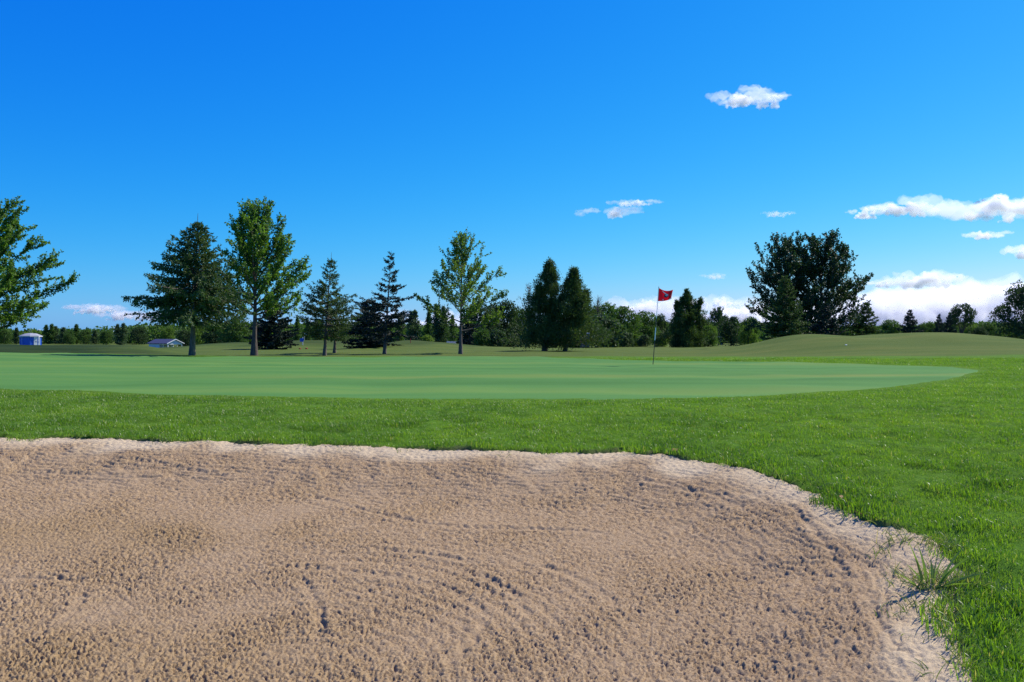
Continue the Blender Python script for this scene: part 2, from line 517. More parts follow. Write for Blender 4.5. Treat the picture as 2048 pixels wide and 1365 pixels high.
Z = Z + lip - 0.75 * smooth(0.0, -.16, S) - 0.07 * smooth(-.25, -.8, G)
Z += 0.010 * smooth(2.5, 4, Y) * smooth(12, 9, Y) * sample_tile(T_MID, 16, X, Y)
ydry = 38.0 + 3.4 * smooth(-8, 4, X) - 1.0 * smooth(8, 22, X)
dry = smooth(-1.6, 2.2, Y - ydry + 1.3 * sample_tile(T_WIDE, 64, X * .5, Y * 3))
dry = np.where(G < 2.2, np.minimum(dry, smooth(1.2, 2.2, G)), dry)
# darker grass colour on the left mound and the low mounds behind the trees
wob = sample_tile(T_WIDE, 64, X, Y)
dark_zone = .9 * smooth(-22, -36, X * 68 / np.maximum(Y, 40) + 1.5 * wob) * smooth(44, 50, Y + wob) * smooth(150, 110, Y)
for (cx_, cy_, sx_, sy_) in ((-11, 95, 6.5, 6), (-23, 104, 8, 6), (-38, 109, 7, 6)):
    dark_zone = np.maximum(dark_zone, .62 * smooth(1.5, .8, np.hypot((X - cx_) / sx_, (Y - cy_) / sy_) + .12 * wob))
me = np_mesh('ground', np.stack([X, Y, Z], -1).reshape(-1, 3), grid_faces(*X.shape), M_GROUND, attrs={'dry': dry, 'soil': smooth(.03, -.05, S), 'dark_zone': dark_zone})
link('ground', me, kind='structure')

# ------------------------------------------------------------------ putting green
gx = np.concatenate([np.arange(-25.4, -10, .5), np.arange(-10, 11.6, .15)])
gx = np.unique(np.concatenate([gx, np.linspace(10, gfa[-1, 0], 24)])); gx = gx[gx <= gfa[-1, 0] + 1e-6]
yf = np.interp(gx, gfa[:, 0], gfa[:, 1]); yb = np.interp(gx, gba[:, 0], gba[:, 1])
yf += .02 * np.sin(gx * 7) + .02 * np.sin(gx * 17.3)
t = np.linspace(0, 1, 90)[:, None]
GX = np.broadcast_to(gx, (90, len(gx))); GY = yf + (np.maximum(yb, yf + .05) - yf) * t
GZ = zbase(GX, GY) + .008 - .012 * (smooth(.012, 0, t) + 0 * GX)
wear = np.exp(-.5 * ((GY - 17.0 - .06 * GX - .25 * np.sin(GX * .5)) / .35) ** 2) * smooth(-9, -1, GX) * (.5 + .25 * sample_tile(T_WIDE, 64, GX, GY * 4))
wear += .4 * np.exp(-.5 * ((GY - 12.6 - .03 * GX) / .3) ** 2) * smooth(-2, 4, GX)
wear += .3 * np.exp(-.5 * ((GY - 25.0 + .1 * GX) / .6) ** 2) * smooth(-16, -4, GX)
me = np_mesh('putting_green', np.stack([GX, GY, GZ], -1).reshape(-1, 3), grid_faces(90, len(gx)), M_GREEN, attrs={'wear': np.clip(wear, 0, 1)})
link('putting_green', me, kind='structure')

# ------------------------------------------------------------------ bunker sand: raked clods as real relief
T_CLOD = noise_tile(1024, 5.3, .013, .030, 21)
T_CLOD2 = noise_tile(1024, 9.1, .032, .075, 22)
T_PATCH = noise_tile(256, 13, .4, 1.6, 23)
RAKE_PX = [[(500, 1080), (700, 1095), (840, 1110), (920, 1135), (965, 1165), (968, 1200), (930, 1240), (880, 1280)],
           [(1055, 1080), (1130, 1095), (1200, 1130), (1250, 1170)], [(940, 1095), (1010, 1120), (1040, 1150), (1062, 1190)],
           [(1310, 1030), (1400, 1000), (1480, 985), (1550, 975)], [(180, 900), (300, 906), (400, 920), (500, 930)], [(0, 915), (120, 915), (250, 925), (350, 925)],
           [(560, 940), (750, 985), (900, 1015), (1100, 1015), (1280, 1030)], [(1250, 935), (1350, 952), (1450, 973), (1500, 990)],
           [(1560, 985), (1620, 1040), (1680, 1100), (1700, 1150)], [(1710, 1130), (1745, 1190), (1762, 1245), (1800, 1290), (1860, 1320)],
           [(1540, 1285), (1650, 1268), (1750, 1250)], [(1220, 1320), (1350, 1326), (1450, 1320)], [(175, 1115), (150, 1170), (110, 1200)],
           [(590, 1095), (630, 1140), (642, 1190), (640, 1240)], [(0, 1110), (90, 1105), (200, 1118)], [(700, 1050), (860, 1060), (1000, 1085)]]
u = np.concatenate([-1 - np.geomspace(.02, 2.2, 26)[::-1], np.linspace(-1, 1, 860), 1 + np.geomspace(.02, 1.2, 18)])
vy = np.concatenate([np.linspace(-2.1, 2.7, 26), 2.8 + 5.0 * (np.linspace(0, 1, 640) ** 1.15)])
hw = np.maximum(.62 * vy, 1.6) + .25
SX = u[None, :] * hw[:, None]; SY = np.repeat(vy[:, None], len(u), 1)
sd = -bunker_sd(SX, SY)                               # positive inside
inn = smooth(.10, .45, sd + .05 * sample_tile(T_PATCH, 13, SX, SY))
bowl = .014 + .13 * smooth(0, 1.1, sd)
SZ = zbase(SX, SY) - bowl - .15 * smooth(-.01, -.12, sd)
c1 = sample_tile(T_CLOD, 5.3, SX, SY); c2 = sample_tile(T_CLOD2, 9.1, SX, SY); pt = sample_tile(T_PATCH, 13, SX, SY)
amp = inn * np.clip(.85 + .2 * pt, .45, 1.4)
cc = c1 * .85 + c2 * .4
h = amp * (.0060 * np.tanh(2.3 * cc + .95) + .0030 * c1 + .0012 * c2 - .007 * np.maximum(-cc - 1.0, 0))
h += (1 - inn) * (.0016 * c1 + .0025 * c2 + .004 * pt)
calm = np.zeros(SX.shape)
for cpx in RAKE_PX:
    P = chaikin([ray_ground(a, b) for a, b in cpx], 2, False)
    d = line_d(P, SX + .012 * c2, SY + .012 * c2)
    calm = np.maximum(calm, np.exp(-.5 * (d / .03) ** 2))
    h += -.0075 * np.exp(-.5 * (d / .013) ** 2) * np.clip(.7 + .5 * pt, .2, 1.4) + .005 * np.exp(-.5 * ((d - .045) / .02) ** 2)
h -= .7 * calm * amp * (.0060 * np.tanh(2.3 * cc + .95) + .0030 * c1)              # raked furrows are smoother
ctr = ray_ground(560, 1330)
rr = np.hypot(SX - ctr[0], (SY - ctr[1]) * .9)
h += .0027 * np.sin(rr / .042 * PI + .8 * pt) * smooth(2.2, 1.2, rr) * inn
h += .0030 * np.sin(sd / .034 * PI + .5 * pt) * smooth(1.6, .8, sd) * smooth(.1, .3, sd)
SZ = SZ + h
pale = smooth(.42, .04, sd + .07 * pt) * .95
damp = np.clip(.5 * np.exp(-.5 * ((SX + 3.0) / 1.1) ** 2 - .5 * ((SY - 5.35) / .28) ** 2) + .5 * np.exp(-.5 * ((SX + 1.9) / 1.0) ** 2 - .5 * ((SY - 3.75) / .45) ** 2) + .07 * pt, 0, 1)
keep = sd > -.2
fc = grid_faces(*SX.shape)
fc = fc[keep.ravel()[fc].all(1)]
used = np.unique(fc); remap = np.full(SX.size, -1); remap[used] = np.arange(len(used))
me = np_mesh('sand_bunker', np.stack([SX, SY, SZ], -1).reshape(-1, 3)[used], remap[fc], M_SAND, attrs={'pale': pale.ravel()[used], 'damp': damp.ravel()[used]})
link('sand_bunker', me, kind='structure')
def sand_z(x, y):
    s_ = float(-bunker_sd(np.array([x]), np.array([y]))[0])
    return float(zbase(x, y)) - (.014 + .13 * float(smooth(0, 1.1, np.array(s_))))

# ------------------------------------------------------------------ mown rough: blades instanced from tufts kept in the object's own mesh
def blades(rng, n, spread, hmin, hmax, w, lean=.5):
    a = rng.uniform(0, 2 * PI, n); r = spread * np.sqrt(rng.uniform(0, 1, n))
    B = np.stack([r * np.cos(a), r * np.sin(a), np.full(n, -.008)], 1)
    hgt = rng.uniform(hmin, hmax, n)
    az = rng.uniform(0, 2 * PI, n); ln = np.abs(rng.normal(lean, .28, n)) * hgt
    d = np.stack([np.cos(az), np.sin(az), np.zeros(n)], 1)
    s = np.stack([-np.sin(az + rng.normal(0, .5, n)), np.cos(az), np.zeros(n)], 1)
    wd = (w * rng.uniform(.7, 1.3, n))[:, None]
    m1 = B + d * (ln * .35)[:, None] + np.array([0, 0, 1]) * (hgt * .6)[:, None]
    tip = B + d * ln[:, None] + np.array([0, 0, 1]) * (hgt * np.where(ln > hgt * .8, .75, 1))[:, None]
    V = np.stack([B - s * wd * .5, B + s * wd * .5, m1 + s * wd * .45, m1 - s * wd * .45, tip], 1)
    k = np.arange(n)[:, None] * 5
    return V.reshape(-1, 3), k + np.array([[0, 1, 2, 3]]), k + np.array([[3, 2, 4]])

def scatter_object(name, mat, variants, pts, rot, scl, idx, tilt=None):
    V, Q, Tt, tid = [], [], [], []
    off = 0
    for i, (v, q, t3) in enumerate(variants):
        V.append(v); Q.append(q + off); Tt.append(t3 + off); tid.append(np.full(len(v), i)); off += len(v)
    V.append(pts); tid.append(np.full(len(pts), -1))
    z0 = np.zeros(off)
    me = np_mesh(name, np.concatenate(V), [np.concatenate(Q), np.concatenate(Tt)], mat, shade=True,
                 attrs={'tuft': np.concatenate(tid), 'rot': np.concatenate([z0, rot]), 'scl': np.concatenate([z0, scl]), 'pick': np.concatenate([z0, idx])})
    o = link(name, me, kind='stuff')
    ng = bpy.data.node_groups.new(name, 'GeometryNodeTree')
    ng.interface.new_socket('Geometry', in_out='INPUT', socket_type='NodeSocketGeometry')
    ng.interface.new_socket('Geometry', in_out='OUTPUT', socket_type='NodeSocketGeometry')
    L = ng.links.new
    gi = ng.nodes.new('NodeGroupInput'); go = ng.nodes.new('NodeGroupOutput')
    def attr(nm):
        a = ng.nodes.new('GeometryNodeInputNamedAttribute'); a.data_type = 'FLOAT'; a.inputs['Name'].default_value = nm
        return a.outputs['Attribute']
    tuft = attr('tuft')
    def sep(val):
        c = ng.nodes.new('FunctionNodeCompare'); c.data_type = 'FLOAT'; c.operation = 'EQUAL'
        L(tuft, c.inputs[0]); c.inputs[1].default_value = val
        for s_ in c.inputs:
            if s_.name == 'Epsilon': s_.default_value = .1
        g = ng.nodes.new('GeometryNodeSeparateGeometry'); g.domain = 'POINT'
        L(gi.outputs[0], g.inputs[0]); L(c.outputs[0], g.inputs[1])
        return g.outputs[0]
    pset = sep(-1.0)
    join = ng.nodes.new('GeometryNodeGeometryToInstance')
    for i in reversed(range(len(variants))): L(sep(float(i)), join.inputs[0])
    inst = ng.nodes.new('GeometryNodeInstanceOnPoints')
    L(pset, inst.inputs['Points']); L(join.outputs[0], inst.inputs['Instance'])
    inst.inputs['Pick Instance'].default_value = True
    L(attr('pick'), inst.inputs['Instance Index'])
    cx = ng.nodes.new('ShaderNodeCombineXYZ'); L(attr('rot'), cx.inputs[2])
    L(cx.outputs[0], inst.inputs['Rotation'])
    L(attr('scl'), inst.inputs['Scale'])
    L(inst.outputs[0], go.inputs[0])
    md = o.modifiers.new('scatter', 'NODES'); md.node_group = ng
    return o

rng = np.random.default_rng(5)
def rough_points(y0, y1, dens):
    W = .66 * y1 + 2.7
    c = 1 / math.sqrt(dens)
    x, y = [a_.ravel() for a_ in np.meshgrid(np.arange(-W, W, c), np.arange(y0, y1, c))]
    x = x + rng.uniform(-.5, .5, len(x)) * c; y = y + rng.uniform(-.5, .5, len(y)) * c
    k = (np.abs(x) < .66 * y + 2.6)
    x, y = x[k], y[k]
    s = bunker_sd(x, y) if y0 < 10 else np.full(len(x), 9.)
    g = poly_sd(GREEN, x, y)
    k = (s > .015) & (g > .03)
    return x[k], y[k], s[k], g[k]
parts = [rough_points(2.6, 6, 190), rough_points(6, 9, 150), rough_points(9, 13, 95), rough_points(13, 20, 45), rough_points(20, 30, 22)]
X_, Y_, S_, G_ = [np.concatenate([p[i] for p in parts]) for i in range(4)]
Z_ = zbase(X_, Y_) + 0.006 * smooth(.6, .05, S_)
Z_ = Z_ + 0.010 * smooth(2.5, 4, Y_) * smooth(12, 9, Y_) * sample_tile(T_MID, 16, X_, Y_)
lowcut = smooth(.0, .5, G_)
scl = rng.uniform(.75, 1.25, len(X_)) * (1 + (.12 + .42 * smooth(.5, 1.6, X_)) * smooth(.35, .03, S_)) * np.interp(Y_, [3, 9, 16, 30], [1, 1.0, 1.35, 1.8]) * (.45 + .55 * lowcut)
scl *= np.clip(1 + .22 * sample_tile(T_MID, 16, X_ + 3, Y_), .6, 1.5)
variants = [blades(rng, 105, .075, .012, .034, .0024) for _ in range(10)]
scatter_object('rough_grass', M_BLADE, variants, np.stack([X_, Y_, Z_], 1), rng.uniform(0, 6.28, len(X_)), scl, rng.integers(0, 10, len(X_)))

print('GROUND DONE', len(X_))
# ------------------------------------------------------------------ trees
def path(p0, d0, L, n, up=0.0, wob=.05, rng=None):
    """curved branch: starts along d0 and bends by 'up' towards the zenith"""
    P = [np.array(p0, float)]; d = unit(np.array(d0, float))
    for i in range(n):
        P.append(P[-1] + d * L / n)
        d = unit(d + np.array([0, 0, up / n]) + rng.normal(0, wob, 3))
    return np.array(P)

def trunk_path(H, lean, rng, n=9, wob=.012):
    t = np.linspace(0, 1, n)
    w = np.cumsum(rng.normal(0, wob * H / n * 3, (n, 2)), 0) * t[:, None]
    return np.stack([lean[0] * t + w[:, 0], lean[1] * t + w[:, 1], H * t], 1)

def trunk_radii(r, n, flare=1.45, tip=.04):
    t = np.linspace(0, 1, n)
    a = r * (1 - (1 - tip) * t ** .8)
    a[0] *= flare
    return a

def broadleaf(seed, H, base, prof, trunk_r, leaf_m, bark, n_limb=26, lean=(0, 0), leaf=.13, shoot=.9, per=60, skew=(0, 0), elev=(18, 72), dens=1.0, spread=.16):
    """open maple-like tree: limbs ending in upswept leafy shoots; prof(t) = crown radius along the crown's height"""
    rng = np.random.default_rng(seed)
    tb = Tubes(); LV = []
    tp = trunk_path(H * .94, lean, rng)
    tp = np.vstack([tp[:1] - [0, 0, .25], tp])
    tb.add(tp, np.concatenate([[trunk_r * 1.5], trunk_radii(trunk_r, len(tp) - 1)]), 9)
    zt = tp[:, 2]
    for i in range(n_limb):
        t = (i + rng.uniform(.1, .9)) / n_limb
        hz = base + (H * .93 - base) * t ** .9
        az = i * 2.39996 + rng.normal(0, .3)
        r = max(.25, prof(t) * rng.uniform(.78, 1.12) * (1 + skew[0] * math.cos(az) + skew[1] * math.sin(az)))
        el = R(elev[0] + (elev[1] - elev[0]) * t + rng.normal(0, 6))
        rise = r * math.tan(min(el, R(62)))
        z0 = max(base * .82, hz - rise * .55)
        p0 = np.array([np.interp(z0, zt, tp[:, 0]), np.interp(z0, zt, tp[:, 1]), z0])
        L = math.hypot(r, rise * .8)
        P = path(p0, (math.cos(az) * math.cos(el), math.sin(az) * math.cos(el), math.sin(el)), L * 1.04, 7, .22, .06, rng)
        r0 = trunk_r * (.42 - .25 * t) * min(1, .45 + L / 4)
        tb.add(P, np.linspace(r0, .012, len(P)), 5)
        ns = max(5, int(L * 5.2 * dens))
        for k in range(ns):
            s = rng.uniform(.22, 1.0) if k else 1.0
            q = P[0] + 0
            f = s * 7; a = min(int(f), 6)
            q = P[a] + (P[a + 1] - P[a]) * (f - a)
            od = unit(P[-1] - P[0])
            d = unit(od * .8 + np.array([0, 0, .35]) + rng.normal(0, .55, 3))
            sl = shoot * rng.uniform(.55, 1.15) * (1.1 - .35 * s)
            Pq = path(q, d, sl, 3, .5, .08, rng)
            tb.add(Pq, [.012, .009, .006, .003], 3)
            m = int(per * rng.uniform(.6, 1.2) * sl / shoot)
            w = rng.uniform(0.1, 1, m) * 3; a2 = np.minimum(w.astype(int), 2)
            C = Pq[a2] + (Pq[a2 + 1] - Pq[a2]) * (w - a2)[:, None]
            C = C + rng.normal(0, spread * .6, (m, 3)) * (1.15 - .25 * w[:, None])
            D = rng.normal(0, 1, (m, 3)) + d * .7 + np.array([0, 0, -.5])
            LV.append(leaf_quads(C, D, leaf * rng.uniform(.7, 1.3, m), leaf * .85 * rng.uniform(.7, 1.2, m), rng, .25))
    return tb.mesh('trunk', bark), quads_mesh('crown', LV, leaf_m)

def spruce(seed, H, base, Rmax, trunk_r, leaf_m, bark, lean=(0, 0), whorls=17, per_whorl=6, droop=.25, up=.55, hang=.25, gaps=.08, shape=.85, nlen=.13, nwid=.05, dens=1.0, rough_=.16):
    rng = np.random.default_rng(seed)
    tb = Tubes(); LV = []
    tp = trunk_path(H, lean, rng, 9, .006)
    tp = np.vstack([tp[:1] - [0, 0, .25], tp])
    tb.add(tp, np.concatenate([[trunk_r * 1.35], trunk_radii(trunk_r, len(tp) - 1, 1.25, .05)]), 8)
    lead = rng.uniform(.25, .5) * H / 7
    for wv in range(whorls):
        t = wv / (whorls - 1)
        z = base + (H - lead * .6 - base) * t ** .95
        side = rng.uniform(0, 2 * PI)
        rad = Rmax * ((1 - t) ** shape) * (.62 + .38 * min(1, t / .12)) + .16
        for b_ in range(per_whorl + (2 if t < .6 else 0)):
            if rng.random() < gaps: continue
            az = side + b_ * 2 * PI / per_whorl + rng.normal(0, .28)
            L = rad * rng.normal(1, rough_)
            z0 = z + rng.normal(0, .12 * H / 8)
            p0 = np.array([np.interp(z0, tp[:, 2], tp[:, 0]), np.interp(z0, tp[:, 2], tp[:, 1]), z0])
            el = -droop * (1 - t) * 1.2 + .75 * t ** 1.5 + rng.normal(0, .1)
            n = 6
            P = path(p0, (math.cos(az) * math.cos(el), math.sin(az) * math.cos(el), math.sin(el)), L, n, up * (1 - t * .6), .05, rng)
            tb.add(P, np.linspace(max(.012, .03 * L * .5), .004, n + 1), 4)
            od = unit(P[-1] - P[0])
            sd_ = unit(np.cross(od, [0, 0, 1.]))
            nt_ = max(3, int(L * 7.5 * dens))
            axes = [(P[1 + (n - 1) // 3], P[-1], 1.0)]
            for k in range(nt_):
                s = rng.uniform(.12, .98)
                f = s * n; a = min(int(f), n - 1)
                q = P[a] + (P[a + 1] - P[a]) * (f - a)
                sg = 1 if k % 2 else -1
                d = unit(od * .75 + sd_ * sg * rng.uniform(.5, 1.1) + np.array([0, 0, -hang * rng.uniform(.2, 1.6)]) + rng.normal(0, .12, 3))
                tl = (.14 + .24 * L * (1 - s)) * rng.uniform(.6, 1.2)
                axes.append((q, q + d * tl, .8))
            for (a, e, w) in axes:
                ln = np.linalg.norm(e - a)
                m = max(4, int(ln * 42 * dens))
                s = rng.uniform(0, 1, m)[:, None]
                D = unit(e - a) * 1.0 + rng.normal(0, .55, (m, 3))
                LV.append(leaf_quads(a + (e - a) * s + rng.normal(0, .015, (m, 3)), D, nlen * rng.uniform(.6, 1.25, m), nwid * rng.uniform(.7, 1.3, m), rng))
    # leader
    m = 26
    tb.add([tp[-1] - [0, 0, .1], tp[-1] + [0, 0, .2], tp[-1] + [.01, 0, .38]], [.012, .01, .006], 4)
    s = rng.uniform(0, 1, m)[:, None]
    LV.append(leaf_quads(tp[-1] - [0, 0, lead] * (1 - s), rng.normal(0, .6, (m, 3)) + [0, 0, 1], .09, .03, rng))
    return tb.mesh('trunk', bark), quads_mesh('crown', LV, leaf_m)

def cedar(seed, H, base, prof, trunk_r, leaf_m, bark, lean=(0, 0), n=1500, leaf=.16, peaks=((0, 0, 1.0),), trunk_lean=None):
    """dense cedar of upright sprays: prof(t) radius, peaks = (dx, dy, share of height)"""
    rng = np.random.default_rng(seed)
    tb = Tubes(); LV = []
    tl = trunk_lean or lean
    for j, (dx, dy, sh) in enumerate(peaks):
        tp = trunk_path(H * .9 * sh, (tl[0] + dx, tl[1] + dy), rng, 8, .01)
        tp = np.vstack([tp[:1] - [0, 0, .25], tp])
        tb.add(tp, np.concatenate([[trunk_r * 1.7], trunk_radii(trunk_r * (1 if j == 0 else .6), len(tp) - 1)]), 8)
    ph = rng.uniform(0, 6.28, 6)
    for j, (dx, dy, sh) in enumerate(peaks):
        Hj = H * sh; nj = int(n * sh * (1 if j == 0 else .6))
        t = np.where(rng.random(nj) < .75, rng.beta(1.0, 1.3, nj), rng.uniform(.35, 1, nj))
        az = rng.uniform(0, 2 * PI, nj)
        lob = 1 + .2 * np.sin(3 * az + ph[0] + 5 * t) + .17 * np.sin(5 * az + ph[1] - 9 * t) + .22 * np.sin(23 * t + ph[2] + 2 * az)
        nb = nj // 9; bo = rng.integers(0, nb, nj)                                   # sprays gather on boughs
        t = t[:nb][bo]; az = az[:nb][bo]; lob = lob[:nb][bo]
        r = np.array([prof(a) for a in t]) * lob * (1 if j == 0 else .7) * (rng.uniform(.1, 1, nb)[bo]) ** .4
        jit = rng.normal(0, .15 + .05 * H / 8, (nj, 3)) * np.clip(.25 + .7 * r, .25, 1)[:, None] * [1, 1, 1.3]
        z = base + (Hj - base) * t
        f = z / H
        C = np.stack([dx * f + lean[0] * f + r * np.cos(az), dy * f + lean[1] * f + r * np.sin(az), z], 1) + jit
        out = np.stack([np.cos(az), np.sin(az), np.zeros(nj)], 1)
        for k in range(13):
            D = out * .55 + np.array([0, 0, .75]) + rng.normal(0, .5, (nj, 3))
            LV.append(leaf_quads(C + rng.normal(0, .13, (nj, 3)) * (1 + r[:, None] * .1), D, leaf * rng.uniform(.6, 1.4, nj), leaf * .42, rng))
        for i in range(60):
            k = rng.integers(nj); zc = max(.5, C[k, 2] - .35 * r[k])
            a = np.array([(dx + tl[0]) * zc / H, (dy + tl[1]) * zc / H, zc])
            tb.add([a, (a + C[k]) / 2 + [0, 0, .05], C[k]], [.03, .018, .006], 4)
    return tb.mesh('trunk', bark), quads_mesh('crown', LV, leaf_m)

def bushy(seed, H, Rc, leaf_m, bark, base=.12, n_lobe=22, leaves=4200, leaf=.3, trunk_r=.14, top=1.0, pinch=.85):
    """round-headed background tree or shrub: leaf clumps over many small lobes"""
    rng = np.random.default_rng(seed)
    tb = Tubes(); LV = []
    tp = trunk_path(H * .8, (rng.normal(0, .15), rng.normal(0, .15)), rng)
    tp = np.vstack([tp[:1] - [0, 0, .4], tp])
    tb.add(tp, np.concatenate([[trunk_r * 1.6], trunk_radii(trunk_r, len(tp) - 1)]), 7)
    per = leaves // n_lobe
    for i in range(n_lobe):
        t = (i + rng.uniform(0, 1)) / n_lobe
        az = i * 2.39996 + rng.normal(0, .4)
        z = H * (base + (1 - base) * (.08 + .80 * t))
        w = math.sqrt(max(0.05, 1 - ((t - .38) / .68) ** 2)) * pinch
        r = Rc * w * rng.uniform(.35, .85)
        lr = Rc * rng.uniform(.26, .46) * (1.05 - .35 * t)
        c = np.array([r * math.cos(az), r * math.sin(az), min(z, H * top - lr * .8)])
        tb.add([tp[4] * [1, 1, .8], (tp[4] + c) / 2 + [0, 0, .1], c], [trunk_r * .4, trunk_r * .22, .02], 4)
        d = unit(rng.normal(0, 1, (per, 3)) + [0, 0, .25])
        rad = lr * rng.uniform(.45, 1.08, per) ** .6
        C = c + d * rad[:, None] * [1, 1, .85] * (1 + .2 * np.sin(d[:, :1] * 7 + i) * np.cos(d[:, 2:] * 6))
        C[:, 2] = np.maximum(C[:, 2], .08)
        D = rng.normal(0, 1, (per, 3)) + d * .5 + [0, 0, -.3]
        LV.append(leaf_quads(C, D, leaf * rng.uniform(.6, 1.35, per), leaf * .8 * rng.uniform(.6, 1.2, per), rng, .2))
    return tb.mesh('trunk', bark), quads_mesh('crown', LV, leaf_m)

def poplar(seed, H, Rc, leaf_m, bark, n=420, leaf=.24, tops=1):
    rng = np.random.default_rng(seed)
    tb = Tubes(); LV = []
    for j in range(tops):
        ox = (j - (tops - 1) / 2) * Rc * 1.1; Hj = H * (1 if j == 0 else rng.uniform(.8, .95))
        tp = np.array([[ox * .3, 0, -.4], [ox * .6, 0, Hj * .3], [ox, 0, Hj * .7], [ox, 0, Hj * .97]])
        tb.add(tp, [.14, .1, .06, .015], 6)
        nj = n // tops
        t = rng.uniform(.06, 1, nj); az = rng.uniform(0, 2 * PI, nj)
        r = Rc * np.minimum(1, .45 + t / .3) * (1 - t) ** .85 * 1.25 * rng.uniform(.15, 1.15, nj) * (1 + .4 * np.sin(19 * t + az * 2 + seed))
        C = np.stack([ox * np.minimum(1, t * 1.6) + r * np.cos(az), r * np.sin(az), Hj * t], 1)
        for k in range(10):
            D = rng.normal(0, .7, (nj, 3)) + [0, 0, .6]
            LV.append(leaf_quads(C + rng.normal(0, .16, (nj, 3)), D, leaf * rng.uniform(.6, 1.3, nj), leaf * .8, rng))
        for i in range(30):
            k = rng.integers(nj); z0 = max(.2, C[k, 2] - r[k] * 1.3)
            tb.add([[ox * min(1, z0 / Hj * 1.6), 0, z0], C[k]], [.03, .008], 3)
    return tb.mesh('trunk', bark), quads_mesh('crown', LV, leaf_m)

def dead_tree(seed, H, bark):
    rng = np.random.default_rng(seed)
    tb = Tubes()
    tp = trunk_path(H, (.3, 0), rng, 10, .02); tp = np.vstack([tp[:1] - [0, 0, .3], tp])
    tb.add(tp, np.concatenate([[.22], trunk_radii(.16, 10)]), 7)
    lm = Tubes()
    for i in range(24):
        z = H * rng.uniform(.35, .98); az = rng.uniform(0, 6.28); L = rng.uniform(.8, 2.1) * (1.25 - z / H)
        p0 = np.array([np.interp(z, tp[:, 2], tp[:, 0]), np.interp(z, tp[:, 2], tp[:, 1]), z])
        P = path(p0, (math.cos(az), math.sin(az), rng.uniform(.3, 1.2)), L, 5, .5, .18, rng)
        lm.add(P, np.linspace(.045, .012, 6), 4)
        for k in range(6):
            q = P[rng.integers(1, 6)]
            Q = path(q, unit(rng.normal(0, 1, 3) + unit(P[-1] - P[0]) * .8 + [0, 0, .5]), rng.uniform(.3, .8), 3, .4, .2, rng)
            lm.add(Q, [.02, .015, .011, .007], 3)
    return tb.mesh('trunk', bark), lm.mesh('branches', bark)

def plant_tree(name, label, category, meshes, loc, rz=0.0, scale=1, group=None, names=('trunk', 'crown')):
    o = thing(name, label, category, loc, rz, group, scale)
    for n_, m_ in zip(names, meshes): link(n_, m_, o)
    return o

def ground_at(px, py):
    x, y = ray_ground(px, py)
    return (x, y, float(zbase(x, y)))

def hgt(px_h, dist): return px_h * dist / F

# --- the row just beyond the green
l = at(-44, 53)
mp = broadleaf(101, 10.4, 1.45, lambda t: 5.2 * (1 - t) ** .62 * min(1, .62 + t * 2.2) + .45, .19, M_MAPLE, M_BARK_D, n_limb=50, per=78, shoot=1.15, leaf=.13, elev=(6, 66), dens=1.15, spread=.12)
plant_tree('maple_tree', 'wide leafy maple cut off by the left edge of the view', 'tree', mp, l, group='trees behind the green')
l = ground_at(384, 711.5); d = l[1]
mp = spruce(102, hgt(266, d), 1.75, 2.5, .12, M_SPRUCE, M_BARK, lean=(.22, 0), whorls=24, per_whorl=7, droop=.32, up=.42, hang=.75, gaps=.1, shape=1.0, rough_=.17, dens=1.1)
plant_tree('spruce_tree', 'tall ragged spruce with bare pale lower trunk, beside the tallest maple', 'tree', mp, l, group='trees behind the green')
l = ground_at(508, 711.5); d = l[1]
mp = broadleaf(103, hgt(303, d), 2.1, lambda t: 3.0 * (1 - t) ** .42 * min(1, .72 + t) * (1 - .12 * t), .16, M_MAPLE, M_BARK_D, n_limb=48, per=62, shoot=1.0, leaf=.115, elev=(14, 78), skew=(.2, 0), dens=1.2, spread=.12, lean=(.15, 0))
plant_tree('maple_tree', 'tallest maple, with upswept brushy shoots, between two spruces', 'tree', mp, l, group='trees behind the green')
l = ground_at(649, 711.8); d = l[1]
mp = spruce(104, hgt(194, d), 1.2, 2.0, .105, M_SPRUCE, M_BARK, lean=(.35, 0), whorls=16, per_whorl=6, droop=.1, up=.6, hang=.4, gaps=.12, shape=1.0, rough_=.2, dens=1.1)
plant_tree('spruce_tree', 'leaning thin-topped spruce with a second trunk close behind it', 'tree', mp, l, group='trees behind the green')
l = ground_at(669, 706.5); d = l[1]
mp = spruce(105, hgt(118, d), 1.1, 1.75, .11, M_SPRUCE, M_BARK, lean=(.15, 0), whorls=12, per_whorl=6, droop=.1, up=.5, hang=.3, gaps=.1, shape=.8)
plant_tree('spruce_tree', 'shorter spruce standing right behind the leaning spruce', 'tree', mp, l, group='trees behind the green')
l = ground_at(769, 708.3); d = l[1]
mp = spruce(106, hgt(195, d), 1.2, 1.95, .115, M_SPRUCE_D, M_BARK, lean=(.4, 0), whorls=14, per_whorl=6, droop=.12, up=.55, hang=.12, gaps=.16, shape=1.0, nlen=.14, nwid=.06, rough_=.26, dens=1.15)
plant_tree('spruce_tree', 'dark blue-green spruce with spreading tiers and spire top', 'tree', mp, l, group='trees behind the green')
l = ground_at(921, 708.5); d = l[1]
mp = broadleaf(107, hgt(243, d), 1.75, lambda t: 3.15 * (1 - t) ** .85 * min(1, .85 + t * 1.6) + .2, .115, M_MAPLE2, M_BARK, n_limb=32, per=52, shoot=1.05, leaf=.12, elev=(10, 74), skew=(.12, 0), dens=1.15, spread=.11, lean=(.15, 0))
plant_tree('maple_tree', 'young sunlit yellow-green maple with slim straight trunk', 'tree', mp, l, group='trees behind the green')
cp = lambda w: (lambda t: w * min(1, .75 + 1.6 * t) * (1 - t) ** 1.15 * 1.3 + .05)
l = ground_at(1089, 702.3); d = l[1]
